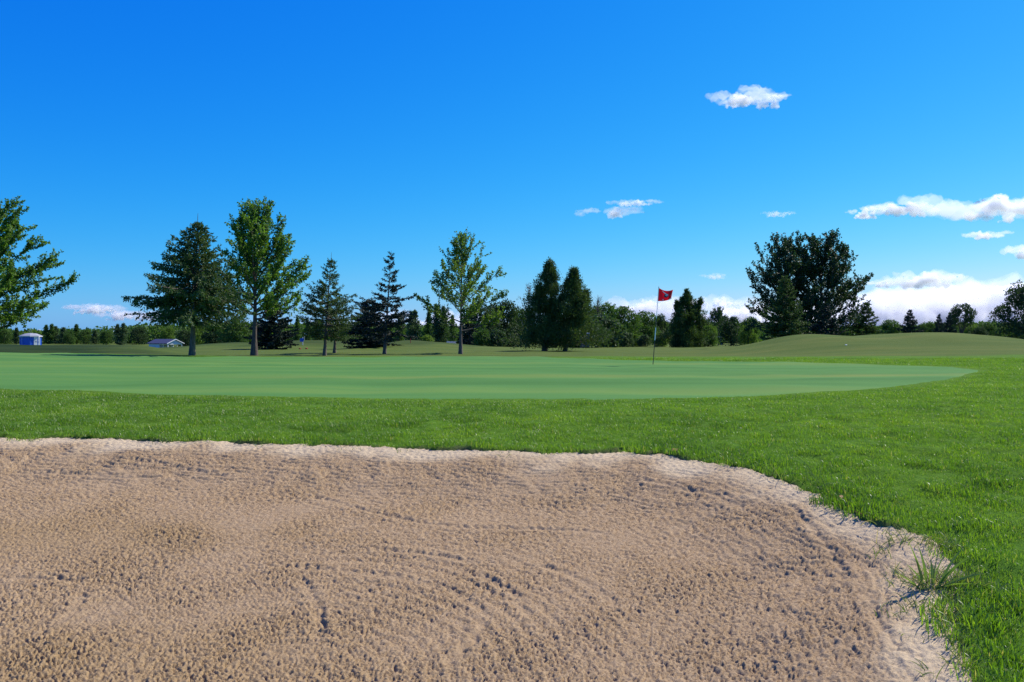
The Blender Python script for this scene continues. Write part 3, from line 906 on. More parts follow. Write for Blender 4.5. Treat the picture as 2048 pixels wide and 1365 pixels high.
mp = cedar(108, hgt(178, d), .6, cp(2.6), .19, M_CEDAR, M_BARK_D, lean=(.45, 0), n=1900, leaf=.17, peaks=((0, 0, 1.0), (-.9, .3, .72)), trunk_lean=(1.1, 0))
plant_tree('cedar_tree', 'taller of the two cedars, with leaning forked trunk', 'tree', mp, l, group='trees behind the green')
l = ground_at(1130, 702.2); d = l[1]
mp = cedar(109, hgt(160, d), .6, cp(2.7), .15, M_CEDAR, M_BARK_D, lean=(.8, 0), n=1900, leaf=.17, peaks=((0, 0, 1.0), (1.6, -.2, .74)), trunk_lean=(.9, 0))
plant_tree('cedar_tree', 'shorter pointed cedar merging with the taller cedar beside it', 'tree', mp, l, group='trees behind the green')

# --- trees standing further back
mp = spruce(110, 5.1, .15, 2.75, .16, M_SPRUCE_D, M_BARK_D, whorls=13, per_whorl=8, droop=.15, up=.35, hang=.15, gaps=.02, shape=.7, nlen=.18, nwid=.09, dens=1.2)
plant_tree('spruce_tree', 'squat dark spruce with boughs to the ground behind the tallest maple', 'tree', mp, at(548, 88), group='trees further back')
mp = spruce(111, 4.7, .15, 3.0, .16, M_SPRUCE_D, M_BARK_D, whorls=12, per_whorl=8, droop=.15, up=.35, hang=.15, gaps=.02, shape=.7, nlen=.18, nwid=.09, dens=1.2)
plant_tree('spruce_tree', 'broad blackish spruce with low boughs behind the spire-topped spruce', 'tree', mp, at(738, 86), group='trees further back')
mp = spruce(112, 4.6, .2, 2.0, .13, M_SPRUCE_D, M_BARK_D, whorls=12, per_whorl=7, gaps=.04, shape=.85, nlen=.18, nwid=.09)
plant_tree('spruce_tree', 'small dark spruce half hidden behind the young maple trunk', 'tree', mp, at(940, 110), group='trees further back')
dt = dead_tree(113, 7.9, M_DEAD)
plant_tree('dead_tree', 'bare dead tree with twiggy branches beside the taller cedar', 'tree', dt, at(1053, 112), names=('trunk', 'branches'), group='trees further back')
dt = dead_tree(114, 7.3, M_BARK_D)
plant_tree('dead_tree', 'half bare crooked tree rising behind the shorter cedar', 'tree', dt, at(1192, 118), names=('trunk', 'branches'), group='trees further back')
cp2 = lambda t: 3.8 * min(1, .82 + 1.2 * t) * (1 - t) ** 1.05 + .06
mp = cedar(115, 8.1, .1, cp2, .2, M_CEDAR, M_BARK_D, n=1700, leaf=.24, peaks=((0, 0, 1.0), (2.3, .3, .84), (-1.7, .2, .8)))
plant_tree('cedar_tree', 'big dense cone-shaped cedar to the right of the red flag', 'tree', mp, at(1374, 122), group='trees further back')
mp = broadleaf(116, 6.9, 3.9, lambda t: 1.9 * (1 - t) ** .3, .12, M_GREY, M_BARK_D, n_limb=20, per=34, shoot=.9, leaf=.2, elev=(40, 80), dens=.9)
plant_tree('ash_tree', 'thin fan-topped tree standing between the cone-shaped cedar and cottonwoods', 'tree', mp, at(1437, 165), group='trees further back')
wide = lambda w: (lambda t: w * (1 - t) ** .36 * min(1, .74 + t * .7))
mp = broadleaf(117, 12.3, 1.2, wide(5.2), .3, M_COTTON, M_BARK_D, n_limb=48, per=56, shoot=1.6, leaf=.2, elev=(12, 74), dens=.8, spread=.17, skew=(-.1, 0))
plant_tree('cottonwood_tree', 'large dark cottonwood behind the conifer on the twin mounds', 'tree', mp, at(1573, 97), group='trees further back')
mp = broadleaf(118, 12.6, 1.2, wide(5.8), .32, M_COTTON, M_BARK_D, n_limb=52, per=56, shoot=1.6, leaf=.2, elev=(10, 70), dens=.8, spread=.17, skew=(.14, 0))
plant_tree('cottonwood_tree', 'large dark cottonwood with red-brown trunk, right half of the pair', 'tree', mp, at(1642, 99), group='trees further back')
mp = spruce(119, 6.9, .5, 2.35, .15, M_SPRUCE, M_BARK_D, whorls=16, per_whorl=8, droop=.05, up=.5, hang=.15, gaps=.03, shape=.75, nlen=.2, nwid=.08, dens=1.05)
plant_tree('spruce_tree', 'green spruce standing in front of the dark cottonwoods', 'tree', mp, at(1570, 82), group='trees further back')
mp = spruce(120, 4.6, .3, 1.9, .13, M_SPRUCE_D, M_BARK_D, whorls=12, per_whorl=8, gaps=.03, shape=.8, nlen=.2, nwid=.09)
plant_tree('spruce_tree', 'dark bushy spruce under the right cottonwood trunk', 'tree', mp, at(1652, 90), group='trees further back')
mp = spruce(121, 5.2, .2, 2.1, .13, M_SPRUCE, M_BARK_D, whorls=13, per_whorl=8, gaps=.04, shape=.85, nlen=.2, nwid=.09)
plant_tree('spruce_tree', 'pointed spruce in the dip between the twin mounds', 'tree', mp, at(1732, 98), group='trees further back')
mp2 = spruce(122, 4.9, .2, 2.0, .13, M_SPRUCE_D, M_BARK_D, whorls=11, per_whorl=8, gaps=.05, shape=.9, nlen=.22, nwid=.1)
plant_tree('spruce_tree', 'dark spruce tip showing over the crest of the higher mound', 'tree', mp2, at(1820, 118), group='trees further back')
plant_tree('spruce_tree', 'narrow dark spruce, left one of two behind the right mound', 'tree', mp2, at(1878, 125), 1.0, (.62, .62, .93), group='trees further back')
plant_tree('spruce_tree', 'narrow dark spruce, right one of two behind the right mound', 'tree', mp2, at(1898, 128), 2.2, (.72, .72, .93), group='trees further back')
mp = bushy(123, 7.4, 2.6, M_MIX_D, M_BARK_D, base=.45, n_lobe=16, leaves=2600, leaf=.3)
plant_tree('oak_tree', 'round-topped tree standing above the hedge line at right', 'tree', mp, at(1924, 150), group='trees further back')
mp = bushy(124, 8.6, 4.2, M_MIX_D, M_BARK_D, base=.04, n_lobe=34, leaves=9000, leaf=.27)
plant_tree('oak_tree', 'big dark round tree at the right edge of the view', 'tree', mp, at(2052, 112), group='trees further back')

# --- woodland, poplars and shrubs behind
V_BUSH = {(v, n_): bushy(200 + v, 7.0, 3.6, m_, M_BARK_D, base=.02, n_lobe=30, leaves=5200, leaf=.32) for v in range(3) for n_, m_ in (('mid', M_MIX), ('dark', M_MIX_D), ('lime', M_LIME))}
V_SHRUB = {(v, n_): bushy(220 + v, 2.2, 1.5, m_, M_BARK_D, base=.0, n_lobe=16, leaves=2400, leaf=.2, trunk_r=.05) for v in range(2) for n_, m_ in (('mid', M_MIX), ('grey', M_GREY), ('lime', M_LIME), ('dark', M_MIX_D))}
V_POP = {(v, n_): poplar(240 + v, 7.0, 1.25, m_, M_BARK, tops=1 + v % 2, n=460 + 200 * (v % 2)) for v in range(3) for n_, m_ in (('mid', M_MIX), ('grey', M_GREY), ('dark', M_MIX_D))}
WOOD = [  # px, distance, kind, variant, colour, height px, width scale, label
    (960, 118, 'b', 0, 'dark', 84, 1.0, 'dark rounded tree filling the gap right of the young maple'),
    (1003, 124, 'b', 1, 'dark', 92, 1.0, 'dark domed tree left of the bare dead tree'),
    (1035, 128, 'b', 2, 'mid', 76, .85, 'green domed tree right in front of the bare dead tree'),
    (1207, 158, 'b', 1, 'mid', 84, 1.0, 'rounded wood-edge tree just right of the cedar pair'),
    (1245, 165, 'b', 2, 'mid', 78, 1.05, 'leafy tree at the wood edge left of the red flag'),
    (1290, 172, 'b', 0, 'mid', 66, 1.0, 'leafy tree behind the flagstick'),
    (1318, 176, 'b', 1, 'dark', 60, .8, 'darker tree between flagstick and cone-shaped cedar'),
    (1163, 150, 'b', 0, 'mid', 66, .9, 'leafy tree showing behind the cedar pair'),
    (1462, 150, 'b', 2, 'dark', 58, .95, 'dark rounded tree right behind the golf cart'),
    (1500, 155, 'b', 1, 'mid', 56, .8, 'rounded tree left of the cottonwoods'),
    (1497, 128, 'b', 0, 'lime', 44, .6, 'bright light green tree left of the cottonwoods'),
    (1420, 185, 'b', 1, 'lime', 42, .8, 'pale green tree behind the golf cart roof'),
    (1780, 170, 'b', 0, 'mid', 50, 1.0, 'low rounded tree between the two mound spruces'),
    (1855, 172, 'b', 1, 'mid', 46, .9, 'low green tree right of the crest spruce'),
    (1935, 165, 'b', 2, 'lime', 44, 1.0, 'light green low tree below the round-topped tree'),
    (1975, 168, 'b', 0, 'mid', 46, 1.1, 'low green tree left of the right-edge tree'),
    (1690, 168, 'b', 2, 'mid', 40, .7, 'low tree in the gap right of the cottonwoods'),
    (1958, 140, 'b', 1, 'dark', 38, .8, 'dark low bush on the right mound shoulder'),
    (400, 205, 'b', 2, 'lime', 52, .9, 'yellow-green tree behind the tall ragged spruce trunk'),
    (335, 225, 'b', 1, 'lime', 38, .8, 'yellow-green tree right behind the white shelter roof'),
    (432, 165, 'b', 0, 'dark', 58, 1.0, 'dark tree between the ragged spruce and tallest maple'),
    (472, 158, 'b', 2, 'mid', 64, 1.0, 'rounded green tree left of the tallest maple trunk'),
    (372, 190, 'b', 1, 'dark', 40, .9, 'dark low tree right of the white shelter'),
    (278, 240, 'b', 0, 'dark', 34, 1.0, 'dark low tree left of the white shelter'),
    (515, 172, 'b', 1, 'mid', 56, .9, 'green tree behind the tallest maple trunk'),
    (880, 128, 'p', 1, 'grey', 84, 1.0, 'grey-green twin-topped poplar left of the young maple'),
    (858, 132, 'p', 0, 'mid', 70, .9, 'slim poplar behind the left boughs of the young maple'),
    (826, 126, 'p', 1, 'grey', 72, 1.0, 'grey-green poplar right of the spire-topped spruce'),
    (800, 130, 'p', 2, 'mid', 62, .9, 'poplar behind the right boughs of the spire-topped spruce'),
    (905, 140, 'p', 2, 'mid', 60, .9, 'poplar just left of the young maple trunk'),
    (595, 175, 'p', 0, 'mid', 58, .9, 'slim poplar right of the squat dark spruce'),
    (615, 178, 'p', 2, 'mid', 54, .9, 'poplar behind the blue sign'),
    (633, 180, 'p', 0, 'grey', 52, .9, 'poplar left of the leaning spruce trunk'),
    (690, 176, 'p', 1, 'mid', 46, 1.0, 'poplar right of the two spruce trunks'),
    (98, 235, 'p', 1, 'mid', 40, 1.3, 'double-topped poplar just right of the blue kiosk'),
    (111, 240, 'p', 0, 'grey', 34, 1.7, 'second poplar right of the blue kiosk'),
    (127, 236, 'p', 2, 'grey', 33, 1.8, 'paler poplar in the row right of the blue kiosk'),
    (153, 242, 'p', 0, 'mid', 38, 1.4, 'pointed poplar in the middle of the left row'),
    (140, 230, 'b', 2, 'mid', 26, .8, 'low rounded tree in the left poplar row'),
    (172, 240, 'b', 0, 'mid', 29, .9, 'low rounded tree past the middle of the left poplar row'),
    (190, 238, 'p', 0, 'grey', 27, 1.9, 'poplar left of the tall twin poplar in the left row'),
    (213, 236, 'b', 1, 'mid', 28, .95, 'broad low rounded tree left of the twin pointed poplars'),
    (241, 225, 'p', 1, 'grey', 44, 1.3, 'tall pair of pointed poplars at the right end of the left row'),
    (33, 228, 'p', 0, 'dark', 32, 1.3, 'dark poplar left of the blue kiosk'),
    (8, 232, 'b', 0, 'mid', 30, .9, 'low green tree at the left edge below the maple'),
    (1172, 112, 's', 0, 'grey', 0, 2.0, 'big grey-green shrub beside the dark blue booth'),
    (1208, 118, 's', 1, 'grey', 0, 2.1, 'domed blue-grey shrub right of the dark blue booth'),
    (1249, 122, 's', 0, 'grey', 0, 1.0, 'small blue-grey cone shrub at the wood edge'),
    (1232, 126, 's', 1, 'lime', 0, .9, 'bright green shrub left of the blue-grey cone shrub'),
    (1268, 126, 's', 0, 'lime', 0, .9, 'bright green shrub right of the blue-grey cone shrub'),
    (1288, 124, 's', 1, 'grey', 0, .8, 'small grey shrub just left of the flagstick'),
    (1322, 130, 's', 0, 'lime', 0, 1.0, 'bright green shrub right of the flagstick'),
    (1418, 130, 's', 1, 'mid', 0, 1.1, 'green shrub at the foot of the cone-shaped cedar'),
    (965, 105, 's', 0, 'mid', 0, .95, 'low green shrub right of the young maple trunk'),
    (995, 106, 's', 1, 'grey', 0, 1.05, 'low grey-green shrub below the domed dark tree'),
    (1035, 108, 's', 0, 'dark', 0, 1.3, 'dark shrub left of the taller cedar trunk'),
    (1110, 112, 's', 1, 'mid', 0, 1.2, 'shrub seen between the two cedar trunks'),
    (1142, 112, 's', 0, 'mid', 0, 1.1, 'shrub just right of the shorter cedar trunk'),
    (855, 122, 's', 1, 'lime', 0, .8, 'yellow-green shrub between two poplars left of the young maple'),
]
NAMES = {'b': 'woodland_tree', 'p': 'poplar_tree', 's': 'shrub'}
GRP = {'b': 'woodland trees', 'p': 'poplars', 's': 'shrubs at the wood edge'}
rw = random.Random(4)
for (px, dist, kd, v, colr, hp, ws, lab) in WOOD:
    src = {'b': V_BUSH, 'p': V_POP, 's': V_SHRUB}[kd][(v, colr)]
    if hp:
        s = hgt(hp, dist) / (7.0 if kd == 'p' else 6.7)
        sc_ = (s * ws, s * ws, s) if kd == 'p' else ((.55 * s + .45) * ws, (.55 * s + .45) * ws, s)
    else: sc_ = (ws * 1.05, ws * 1.05, ws)
    plant_tree(NAMES[kd], lab, 'shrub' if kd == 's' else 'tree', src, at(px, dist), rw.uniform(0, 6.28), sc_, GRP[kd])

# --- distant wood: one mass along the skyline
rng = np.random.default_rng(77)
LV = []
for i in range(900):
    px = rng.uniform(-500, 2600)
    dist = rng.uniform(270, 430) if i % 2 else rng.uniform(250, 300)
    x, y, z = at(px, dist)
    top = np.interp(px, [-900, 0, 60, 200, 300, 400, 500, 700, 850, 1000, 1200, 1500, 1700, 1900, 2100, 3000],
                    [656, 660, 664, 660, 652, 650, 650, 651, 652, 654, 648, 648, 656, 650, 648, 650]) + rng.normal(0, 2.0)
    Hh = max(3.0, CAMZ + (HOR - top) / F * dist - z)
    w = rng.uniform(3.0, 5.2); n = 200
    d = unit(rng.normal(0, 1, (n, 3))); r = rng.uniform(.5, 1.05, n) ** .5
    C = np.array([x, y, z + Hh * .5]) + d * r[:, None] * [w, w, Hh * .55]
    C[:, 2] = np.maximum(C[:, 2], z + .1)
    LV.append(leaf_quads(C, rng.normal(0, 1, (n, 3)), rng.uniform(.6, 1.25, n), rng.uniform(.5, 1.0, n), rng, .25))
link('distant_wood', quads_mesh('distant_wood', LV, M_MIX), kind='stuff', label='distant wood along the skyline')

# ------------------------------------------------------------------ flagstick with red flag
M_WHITE = plain('white_paint', (.78, .78, .76), .4, .03)
M_BLACK = plain('black_paint', (.02, .02, .022), .4, .1)
M_RED = plain('red_cloth', (.62, .02, .045), .75, .05)
_nt = M_RED.node_tree; _tr = _nt.nodes.new('ShaderNodeBsdfTranslucent'); _tr.inputs[0].default_value = (.85, .03, .06, 1)
_mx = _nt.nodes.new('ShaderNodeMixShader'); _mx.inputs[0].default_value = .55
_nt.links.new(_nt.nodes['Principled BSDF'].outputs[0], _mx.inputs[1]); _nt.links.new(_tr.outputs[0], _mx.inputs[2]); _nt.links.new(_mx.outputs[0], _nt.nodes['Material Output'].inputs[0])
M_DARK = plain('dark_print', (.025, .05, .06), .7, .1)
bx_, by_ = ray_ground(1306, 730)
bz = float(zbase(bx_, by_)) + .012
fl = thing('flagstick', 'golf flagstick with red flag and black and white striped pole on the green', 'flag', (bx_, by_, bz))
Hs = 153 * by_ / F; ln = 11.5 * by_ / F
def stick(t): return np.array([ln * t, 0, Hs * t])
def seg(t0, t1, r, mat, nm='pole_band'):
    tb = Tubes(); tb.add([stick(t0), stick((t0 + t1) / 2), stick(t1)], [r, r, r], 10)
    link(nm, tb.mesh(nm, mat), fl)
seg(-.06, .315, .0105, M_BLACK); seg(.315, .48, .0125, M_WHITE); seg(.48, .60, .0105, M_BLACK); seg(.60, 1.005, .0095, M_WHITE)
tb = Tubes(); tb.add([stick(1.005), stick(1.012), stick(1.018)], [.014, .014, .004], 10); link('finial', tb.mesh('finial', M_WHITE), fl)
FW, FH = 28.5 * by_ / F, 26.5 * by_ / F
def flag_p(a, b):
    """a along the flag 0..1, b down 0..1"""
    a = np.asarray(a, float); b = np.asarray(b, float)
    top = stick(1.0)
    slack = a * (1 - a)
    px_ = top[0] + FW * a * (.985 - .03 * b) - b * FH * .075
    pz_ = top[2] - FH * b * (1 - .22 * a * (1 - .15 * b)) - .055 * np.sin(a * PI * .9) * (1 - .55 * b) * 1.2 - .035 * a * (1 - b)
    py_ = .055 * np.sin(a * 5.4 + b * 1.6) * a ** .6 + .03 * np.sin(a * 9 - b * 3) * a
    return np.stack([px_, py_, pz_], -1)
a, b = np.meshgrid(np.linspace(0, 1, 30), np.linspace(0, 1, 24))
m_ = np_mesh('flag', flag_p(a, b).reshape(-1, 3), grid_faces(24, 30), M_RED)
fo = link('flag', m_, fl, label='waving red flag with white swoosh and dark round emblem')
so = fo.modifiers.new('cloth', 'SOLIDIFY'); so.thickness = .003; so.offset = 0
def decal(nm, pts, mat, off=-.0045):
    """small printed patch following the cloth; pts = list of (a, b) outline strips (left, right)"""
    V = []; n = len(pts)
    for side in (off, -off):
        for (p, q) in pts:
            for s in np.linspace(0, 1, 5):
                v = flag_p(p[0] + (q[0] - p[0]) * s, p[1] + (q[1] - p[1]) * s); v[1] += side
                V.append(v)
    f = grid_faces(n, 5)
    link(nm, np_mesh(nm, np.array(V), np.vstack([f, f + n * 5]), mat), fo)
decal('swoosh', [((.24 + .40 * s, .08 + .30 * s ** 1.6), (.25 + .39 * s, .08 + .30 * s ** 1.6 + .10 * math.sin(PI * s) + .006)) for s in np.linspace(0, 1, 12)], M_WHITE)
decal('round_emblem', [((.575 - .16 * math.sin(PI * s), .28 + .44 * s), (.575 + .16 * math.sin(PI * s), .28 + .44 * s)) for s in np.linspace(.04, .96, 12)], M_DARK, -.0055)
decal('emblem_face', [((.58 - .09 * math.sin(PI * s) + .02 * s, .33 + .24 * s), (.60 + .085 * math.sin(PI * s), .33 + .26 * s)) for s in np.linspace(.05, .95, 9)], M_WHITE, -.0075)
decal('emblem_mouth', [((.55 + .02 * s, .47 + .05 * s), (.66 - .02 * s, .46 + .05 * s)) for s in np.linspace(0, 1, 4)], M_DARK, -.009)
decal('small_mark', [((.36 - .02 * s, .80 + .13 * s), (.37 + .06 * s, .80 + .13 * s)) for s in np.linspace(0, 1, 5)], M_WHITE)
decal('corner_mark', [((.93 - .2 * s, .84 + .13 * s), (.95, .84 + .13 * s)) for s in np.linspace(0, 1, 6)], M_WHITE)

# ------------------------------------------------------------------ blue kiosk
M_BLUE = plain('blue_paint', (.012, .10, .52), .5, .08)
M_ROOFG = plain('grey_shingle', (.30, .31, .34), .8, .12, 20)
M_NAVY = plain('navy_shingle', (.035, .04, .10), .8, .15, 12)
M_PALE = plain('pale_blue_siding', (.50, .58, .68), .6, .05)
M_PRINT = plain('grey_print', (.32, .36, .42), .6, .1)
kx, ky, kz = at(61.5, 205)
kio = thing('kiosk', 'blue eight-sided kiosk with grey roof and white poster panel', 'kiosk', (kx, ky, kz), R(48))
def ngon(r, z, n=8, ph=PI / 8): return [(r * math.cos(ph + i * 2 * PI / n), r * math.sin(ph + i * 2 * PI / n), z) for i in range(n)]
def prism(name, rings, mat, parent, cap=True):
    bm = bmesh.new(); rs = [[bm.verts.new(p) for p in r] for r in rings]
    for a_, b_ in zip(rs[:-1], rs[1:]):
        n = len(a_)
        for i in range(n): bm.faces.new([a_[i], a_[(i + 1) % n], b_[(i + 1) % n], b_[i]])
    if cap: bm.faces.new(rs[0]); bm.faces.new(rs[-1])
    return link(name, bm_mesh(name, bm, mat), parent)
prism('wall', [ngon(2.22, -.4), ngon(2.22, 2.25)], M_BLUE, kio)
rf = prism('roof', [ngon(2.5, 2.2), ngon(2.5, 2.32), ngon(1.25, 2.85), ngon(.2, 2.98)], M_ROOFG, kio)
prism('fascia', [ngon(2.47, 2.09), ngon(2.53, 2.09), ngon(2.53, 2.195), ngon(2.47, 2.195)], M_WHITE, rf)
ap = 2.22 * math.cos(PI / 8)
fa = -PI / 2 + PI / 4 * .0
for k, w_ in ((0, .0),):
    pnl = link('poster_panel', box_mesh('poster_panel', M_WHITE, (-.02, 1.35, -ap - .08, -ap - .02, -.1, 2.08)), kio)
    link('poster_print', box_mesh('poster_print', M_PRINT, (.18, .62, -ap - .09, -ap - .081, .75, 1.15), (.72, 1.12, -ap - .09, -ap - .081, .72, 1.0), (.2, 1.1, -ap - .09, -ap - .081, 1.5, 1.58)), pnl)['kind'] = 'stuff'
for i in range(8):
    x_, y_, _ = ngon(2.25, 0)[i]
    link('corner_post', box_mesh('corner_post', M_BLUE, (x_ - .07, x_ + .07, y_ - .07, y_ + .07, -.3, 2.085)), kio)

# ------------------------------------------------------------------ white shelter with navy roof
sx_, sy_, sz_ = at(331, 182)
sz_ = CAMZ + (HOR - 702) / F * 182
she = thing('shelter', 'white open-fronted shelter with dark navy gable roof beyond the left mound', 'shelter', (sx_, sy_, sz_), R(-32))
# local: ridge along x, gable end at +x
W2, Lh = 1.75, 3.2
def gable(bm, x0, x1, hw_, ze, zr, th):
    pts = [(-hw_, ze), (0, zr), (hw_, ze), (hw_, ze + th), (0, zr + th), (-hw_, ze + th)]
    A = [bm.verts.new((x0, p, q)) for p, q in pts]; B = [bm.verts.new((x1, p, q)) for p, q in pts]
    for i in range(6): bm.faces.new([A[i], A[(i + 1) % 6], B[(i + 1) % 6], B[i]])
    for Vv in (A, B): bm.faces.new([Vv[0], Vv[1], Vv[4], Vv[5]]); bm.faces.new([Vv[1], Vv[2], Vv[3], Vv[4]])
bm = bmesh.new(); gable(bm, -Lh - .25, Lh + .2, W2 + .35, 1.52, 2.42, .09); rf = link('roof', bm_mesh('roof', bm, M_NAVY), she)
bm = bmesh.new(); gable(bm, Lh + .205, Lh + .29, W2 + .37, 1.47, 2.38, .15); link('gable_trim', bm_mesh('gable_trim', bm, M_WHITE), rf)
bm = bmesh.new()
V = [bm.verts.new(p) for p in ((Lh, -W2 - .2, 1.5), (Lh, W2 + .2, 1.5), (Lh, 0, 2.36), (Lh - .06, -W2 - .2, 1.5), (Lh - .06, W2 + .2, 1.5), (Lh - .06, 0, 2.36))]
for f_ in ((0, 1, 2), (3, 5, 4), (0, 3, 4, 1), (1, 4, 5, 2), (2, 5, 3, 0)): bm.faces.new([V[i] for i in f_])
link('gable_wall', bm_mesh('gable_wall', bm, M_PALE), she)
link('wall', box_mesh('wall', M_PALE, (-Lh, .4, -W2, -W2 + .1, -1.4, 1.5), (-Lh, .4, W2 - .1, W2, -1.4, 1.5), (-Lh, -Lh + .1, -W2 + .1, W2 - .1, -1.4, 1.5), (.3, .4, -W2 + .1, W2 - .1, -1.4, 1.5)), she)
link('beam', box_mesh('beam', M_WHITE, (.4, Lh, -W2, -W2 + .12, 1.36, 1.5), (.4, Lh, W2 - .12, W2, 1.36, 1.5), (Lh - .12, Lh - .002, -W2 + .12, W2 - .12, 1.36, 1.49)), she)
for (x_, y_) in ((Lh - .14, -W2), (Lh - .14, W2 - .14), (1.5, -W2), (1.5, W2 - .14)):
    link('post', box_mesh('post', M_WHITE, (x_, x_ + .14, y_, y_ + .14, -1.4, 1.36)), she)

# ------------------------------------------------------------------ golf cart far down the fairway
M_TYRE = plain('tyre_rubber', (.02, .02, .02), .8)
M_CART = plain('dark_cart_body', (.02, .035, .035), .35)
M_SEAT = plain('dark_vinyl', (.03, .03, .035), .5)
M_FRAME = plain('grey_metal', (.35, .36, .38), .4)
cx_, cy2, cz_ = at(1434, 190)
ct = thing('golf_cart', 'dark golf cart with pale flat roof parked left of the cottonwoods', 'golf cart', (cx_, cy2, cz_), R(4))
def loft(name, prof_xz, y0, y1, mat, parent, bev=.04):
    bm = bmesh.new()
    A = [bm.verts.new((x_, y0, z_)) for x_, z_ in prof_xz]; B = [bm.verts.new((x_, y1, z_)) for x_, z_ in prof_xz]
    n = len(A)
    for i in range(n): bm.faces.new([A[i], A[(i + 1) % n], B[(i + 1) % n], B[i]])
    bm.faces.new(A); bm.faces.new(B[::-1])
    bmesh.ops.bevel(bm, geom=bm.edges[:], offset=bev, segments=2, affect='EDGES')
    return link(name, bm_mesh(name, bm, mat), parent)
loft('body', [(-1.2, .32), (-1.2, .78), (-.45, .82), (-.4, .36), (.45, .34), (.55, .85), (.95, .78), (1.2, .5), (1.2, .3)], -.58, .58, M_CART, ct)
loft('roof', [(-1.0, 1.78), (-.95, 1.86), (.75, 1.88), (.85, 1.8)], -.6, .6, M_WHITE, ct, .02)
for (x0_, x1_, y_) in ((-.9, -.95, -.54), (-.9, -.95, .54), (.72, .55, -.54), (.72, .55, .54)):
    tb = Tubes(); tb.add([(x1_ + .12, y_, .8), ((x0_ + x1_) / 2 + .06, y_, 1.3), (x0_, y_, 1.8)], [.025] * 3, 6); link('roof_post', tb.mesh('roof_post', M_FRAME), ct)
loft('seat', [(-.5, .83), (-.5, .97), (.05, .97), (.05, .83)], -.52, .52, M_SEAT, ct, .03)
loft('backrest', [(-.62, .9), (-.68, 1.4), (-.56, 1.42), (-.48, .985)], -.52, .52, M_SEAT, ct, .03)
tb = Tubes(); th = np.linspace(0, 2 * PI, 15); tb.add(np.stack([.32 + .06 * np.cos(th), -.25 + .17 * np.cos(th + PI / 2), 1.12 + .15 * np.sin(th + PI / 2)], 1), [.016] * 15, 5); link('steering_wheel', tb.mesh('steering_wheel', M_SEAT), ct)
for (x_, y_) in ((-.78, -.5), (-.78, .5), (.85, -.5), (.85, .5)):
    bm = bmesh.new()
    rr_ = [(.1, -.07), (.2, -.08), (.23, -.05), (.23, .05), (.2, .08), (.1, .07)]
    rg = [[bm.verts.new((x_ + r_ * math.cos(k * PI / 8), y_ + w_, .23 + r_ * math.sin(k * PI / 8))) for k in range(16)] for r_, w_ in rr_]
    for A, B in zip(rg, rg[1:] + rg[:1]):
        for k in range(16): bm.faces.new([A[k], A[(k + 1) % 16], B[(k + 1) % 16], B[k]])
    wh = link('wheel', bm_mesh('wheel', bm, M_TYRE, True), ct)
    tb = Tubes(); tb.add([(x_, y_ - .06, .23), (x_, y_ - .058, .23), (x_, y_ + .058, .23), (x_, y_ + .06, .23)], [.01, .105, .105, .01], 12); link('rim', tb.mesh('rim', M_FRAME), wh)
for y_ in (-.25, .25):
    tb = Tubes(); tb.add([(-1.0, y_, .75), (-1.02, y_, 1.2), (-1.03, y_, 1.55)], [.13, .14, .13], 9); link('golf_bag', tb.mesh('golf_bag', M_SEAT), ct)

# ------------------------------------------------------------------ small course furniture
def pole_thing(name, label, cat, loc, hgt_, r, mat, pname='pole'):
    o = thing(name, label, cat, loc)
    tb = Tubes(); tb.add([(0, 0, -.1), (0, 0, hgt_ * .5), (0, 0, hgt_)], [r, r, r * .9], 8)
    link(pname, tb.mesh(pname, mat), o)
    return o
o = pole_thing('tee_sign', 'small blue tee sign on white post behind the leaning spruce', 'sign', at(605.5, 96), .95, .04, M_WHITE, 'post')
link('sign_panel', box_mesh('sign_panel', M_BLUE, (-.30, .12, -.075, -.045, .42, .80)), o)
o = pole_thing('distant_flag', 'tiny white flag on thin pole above the blue tee sign', 'flag', at(609, 132), 2.25, .02, M_WHITE)
aa, bb = np.meshgrid(np.linspace(0, 1, 8), np.linspace(0, 1, 6))
m_ = np_mesh('flag', np.stack([.02 + .5 * aa, .05 * np.sin(aa * 5), 2.24 - .38 * bb - .04 * aa], -1).reshape(-1, 3), grid_faces(6, 8), M_WHITE)
link('flag', m_, o).modifiers.new('cloth', 'SOLIDIFY').thickness = .004
M_REDP = plain('red_paint', (.45, .03, .025), .5, .1)
for px in (600, 613):
    l = at(px, 90)
    o = thing('tee_marker', 'red tee marker ' + ('left' if px == 600 else 'right') + ' of the blue tee sign post', 'tee marker', l, group='tee markers')
    prism('marker_block', [ngon(.12, -.03), ngon(.13, .04), ngon(.12, .09), ngon(.06, .11)], M_REDP, o)
    prism('marker_spike', [ngon(.02, -.15), ngon(.02, -.031)], M_FRAME, o)
o = thing('hazard_stake', 'thin red stake on the low mound between spruce and young maple', 'stake', at(821, 90))
link('stake', box_mesh('stake', M_REDP, (-.03, .03, -.03, .03, -.1, .72), bevel=.006), o)
link('stake_cap', box_mesh('stake_cap', M_REDP, (-.038, .038, -.038, .038, .722, .75), bevel=.006), o)
x_, y_ = ray_ground(1692, 690.5)
o = thing('distance_marker', 'flat white distance marker lying on the near face of the mound', 'marker', (x_, y_, float(zbase(x_, y_)) + .02))
prism('disc', [ngon(.06, -.03, 14), ngon(.06, .004, 14), ngon(.045, .012, 14)], M_WHITE, o)
prism('rim', [ngon(.075, -.03, 14), ngon(.075, -.008, 14), ngon(.062, -.003, 14)], M_WHITE, o, cap=False)
M_BOOTH = plain('dark_blue_plastic', (.015, .03, .10), .5)
o = thing('portable_toilet', 'narrow dark blue booth standing among shrubs right of the cedars', 'booth', at(1169.5, 106), R(10))
link('cabin', box_mesh('cabin', M_BOOTH, (-.5, .5, -.5, .5, .08, 1.75), bevel=.03), o)
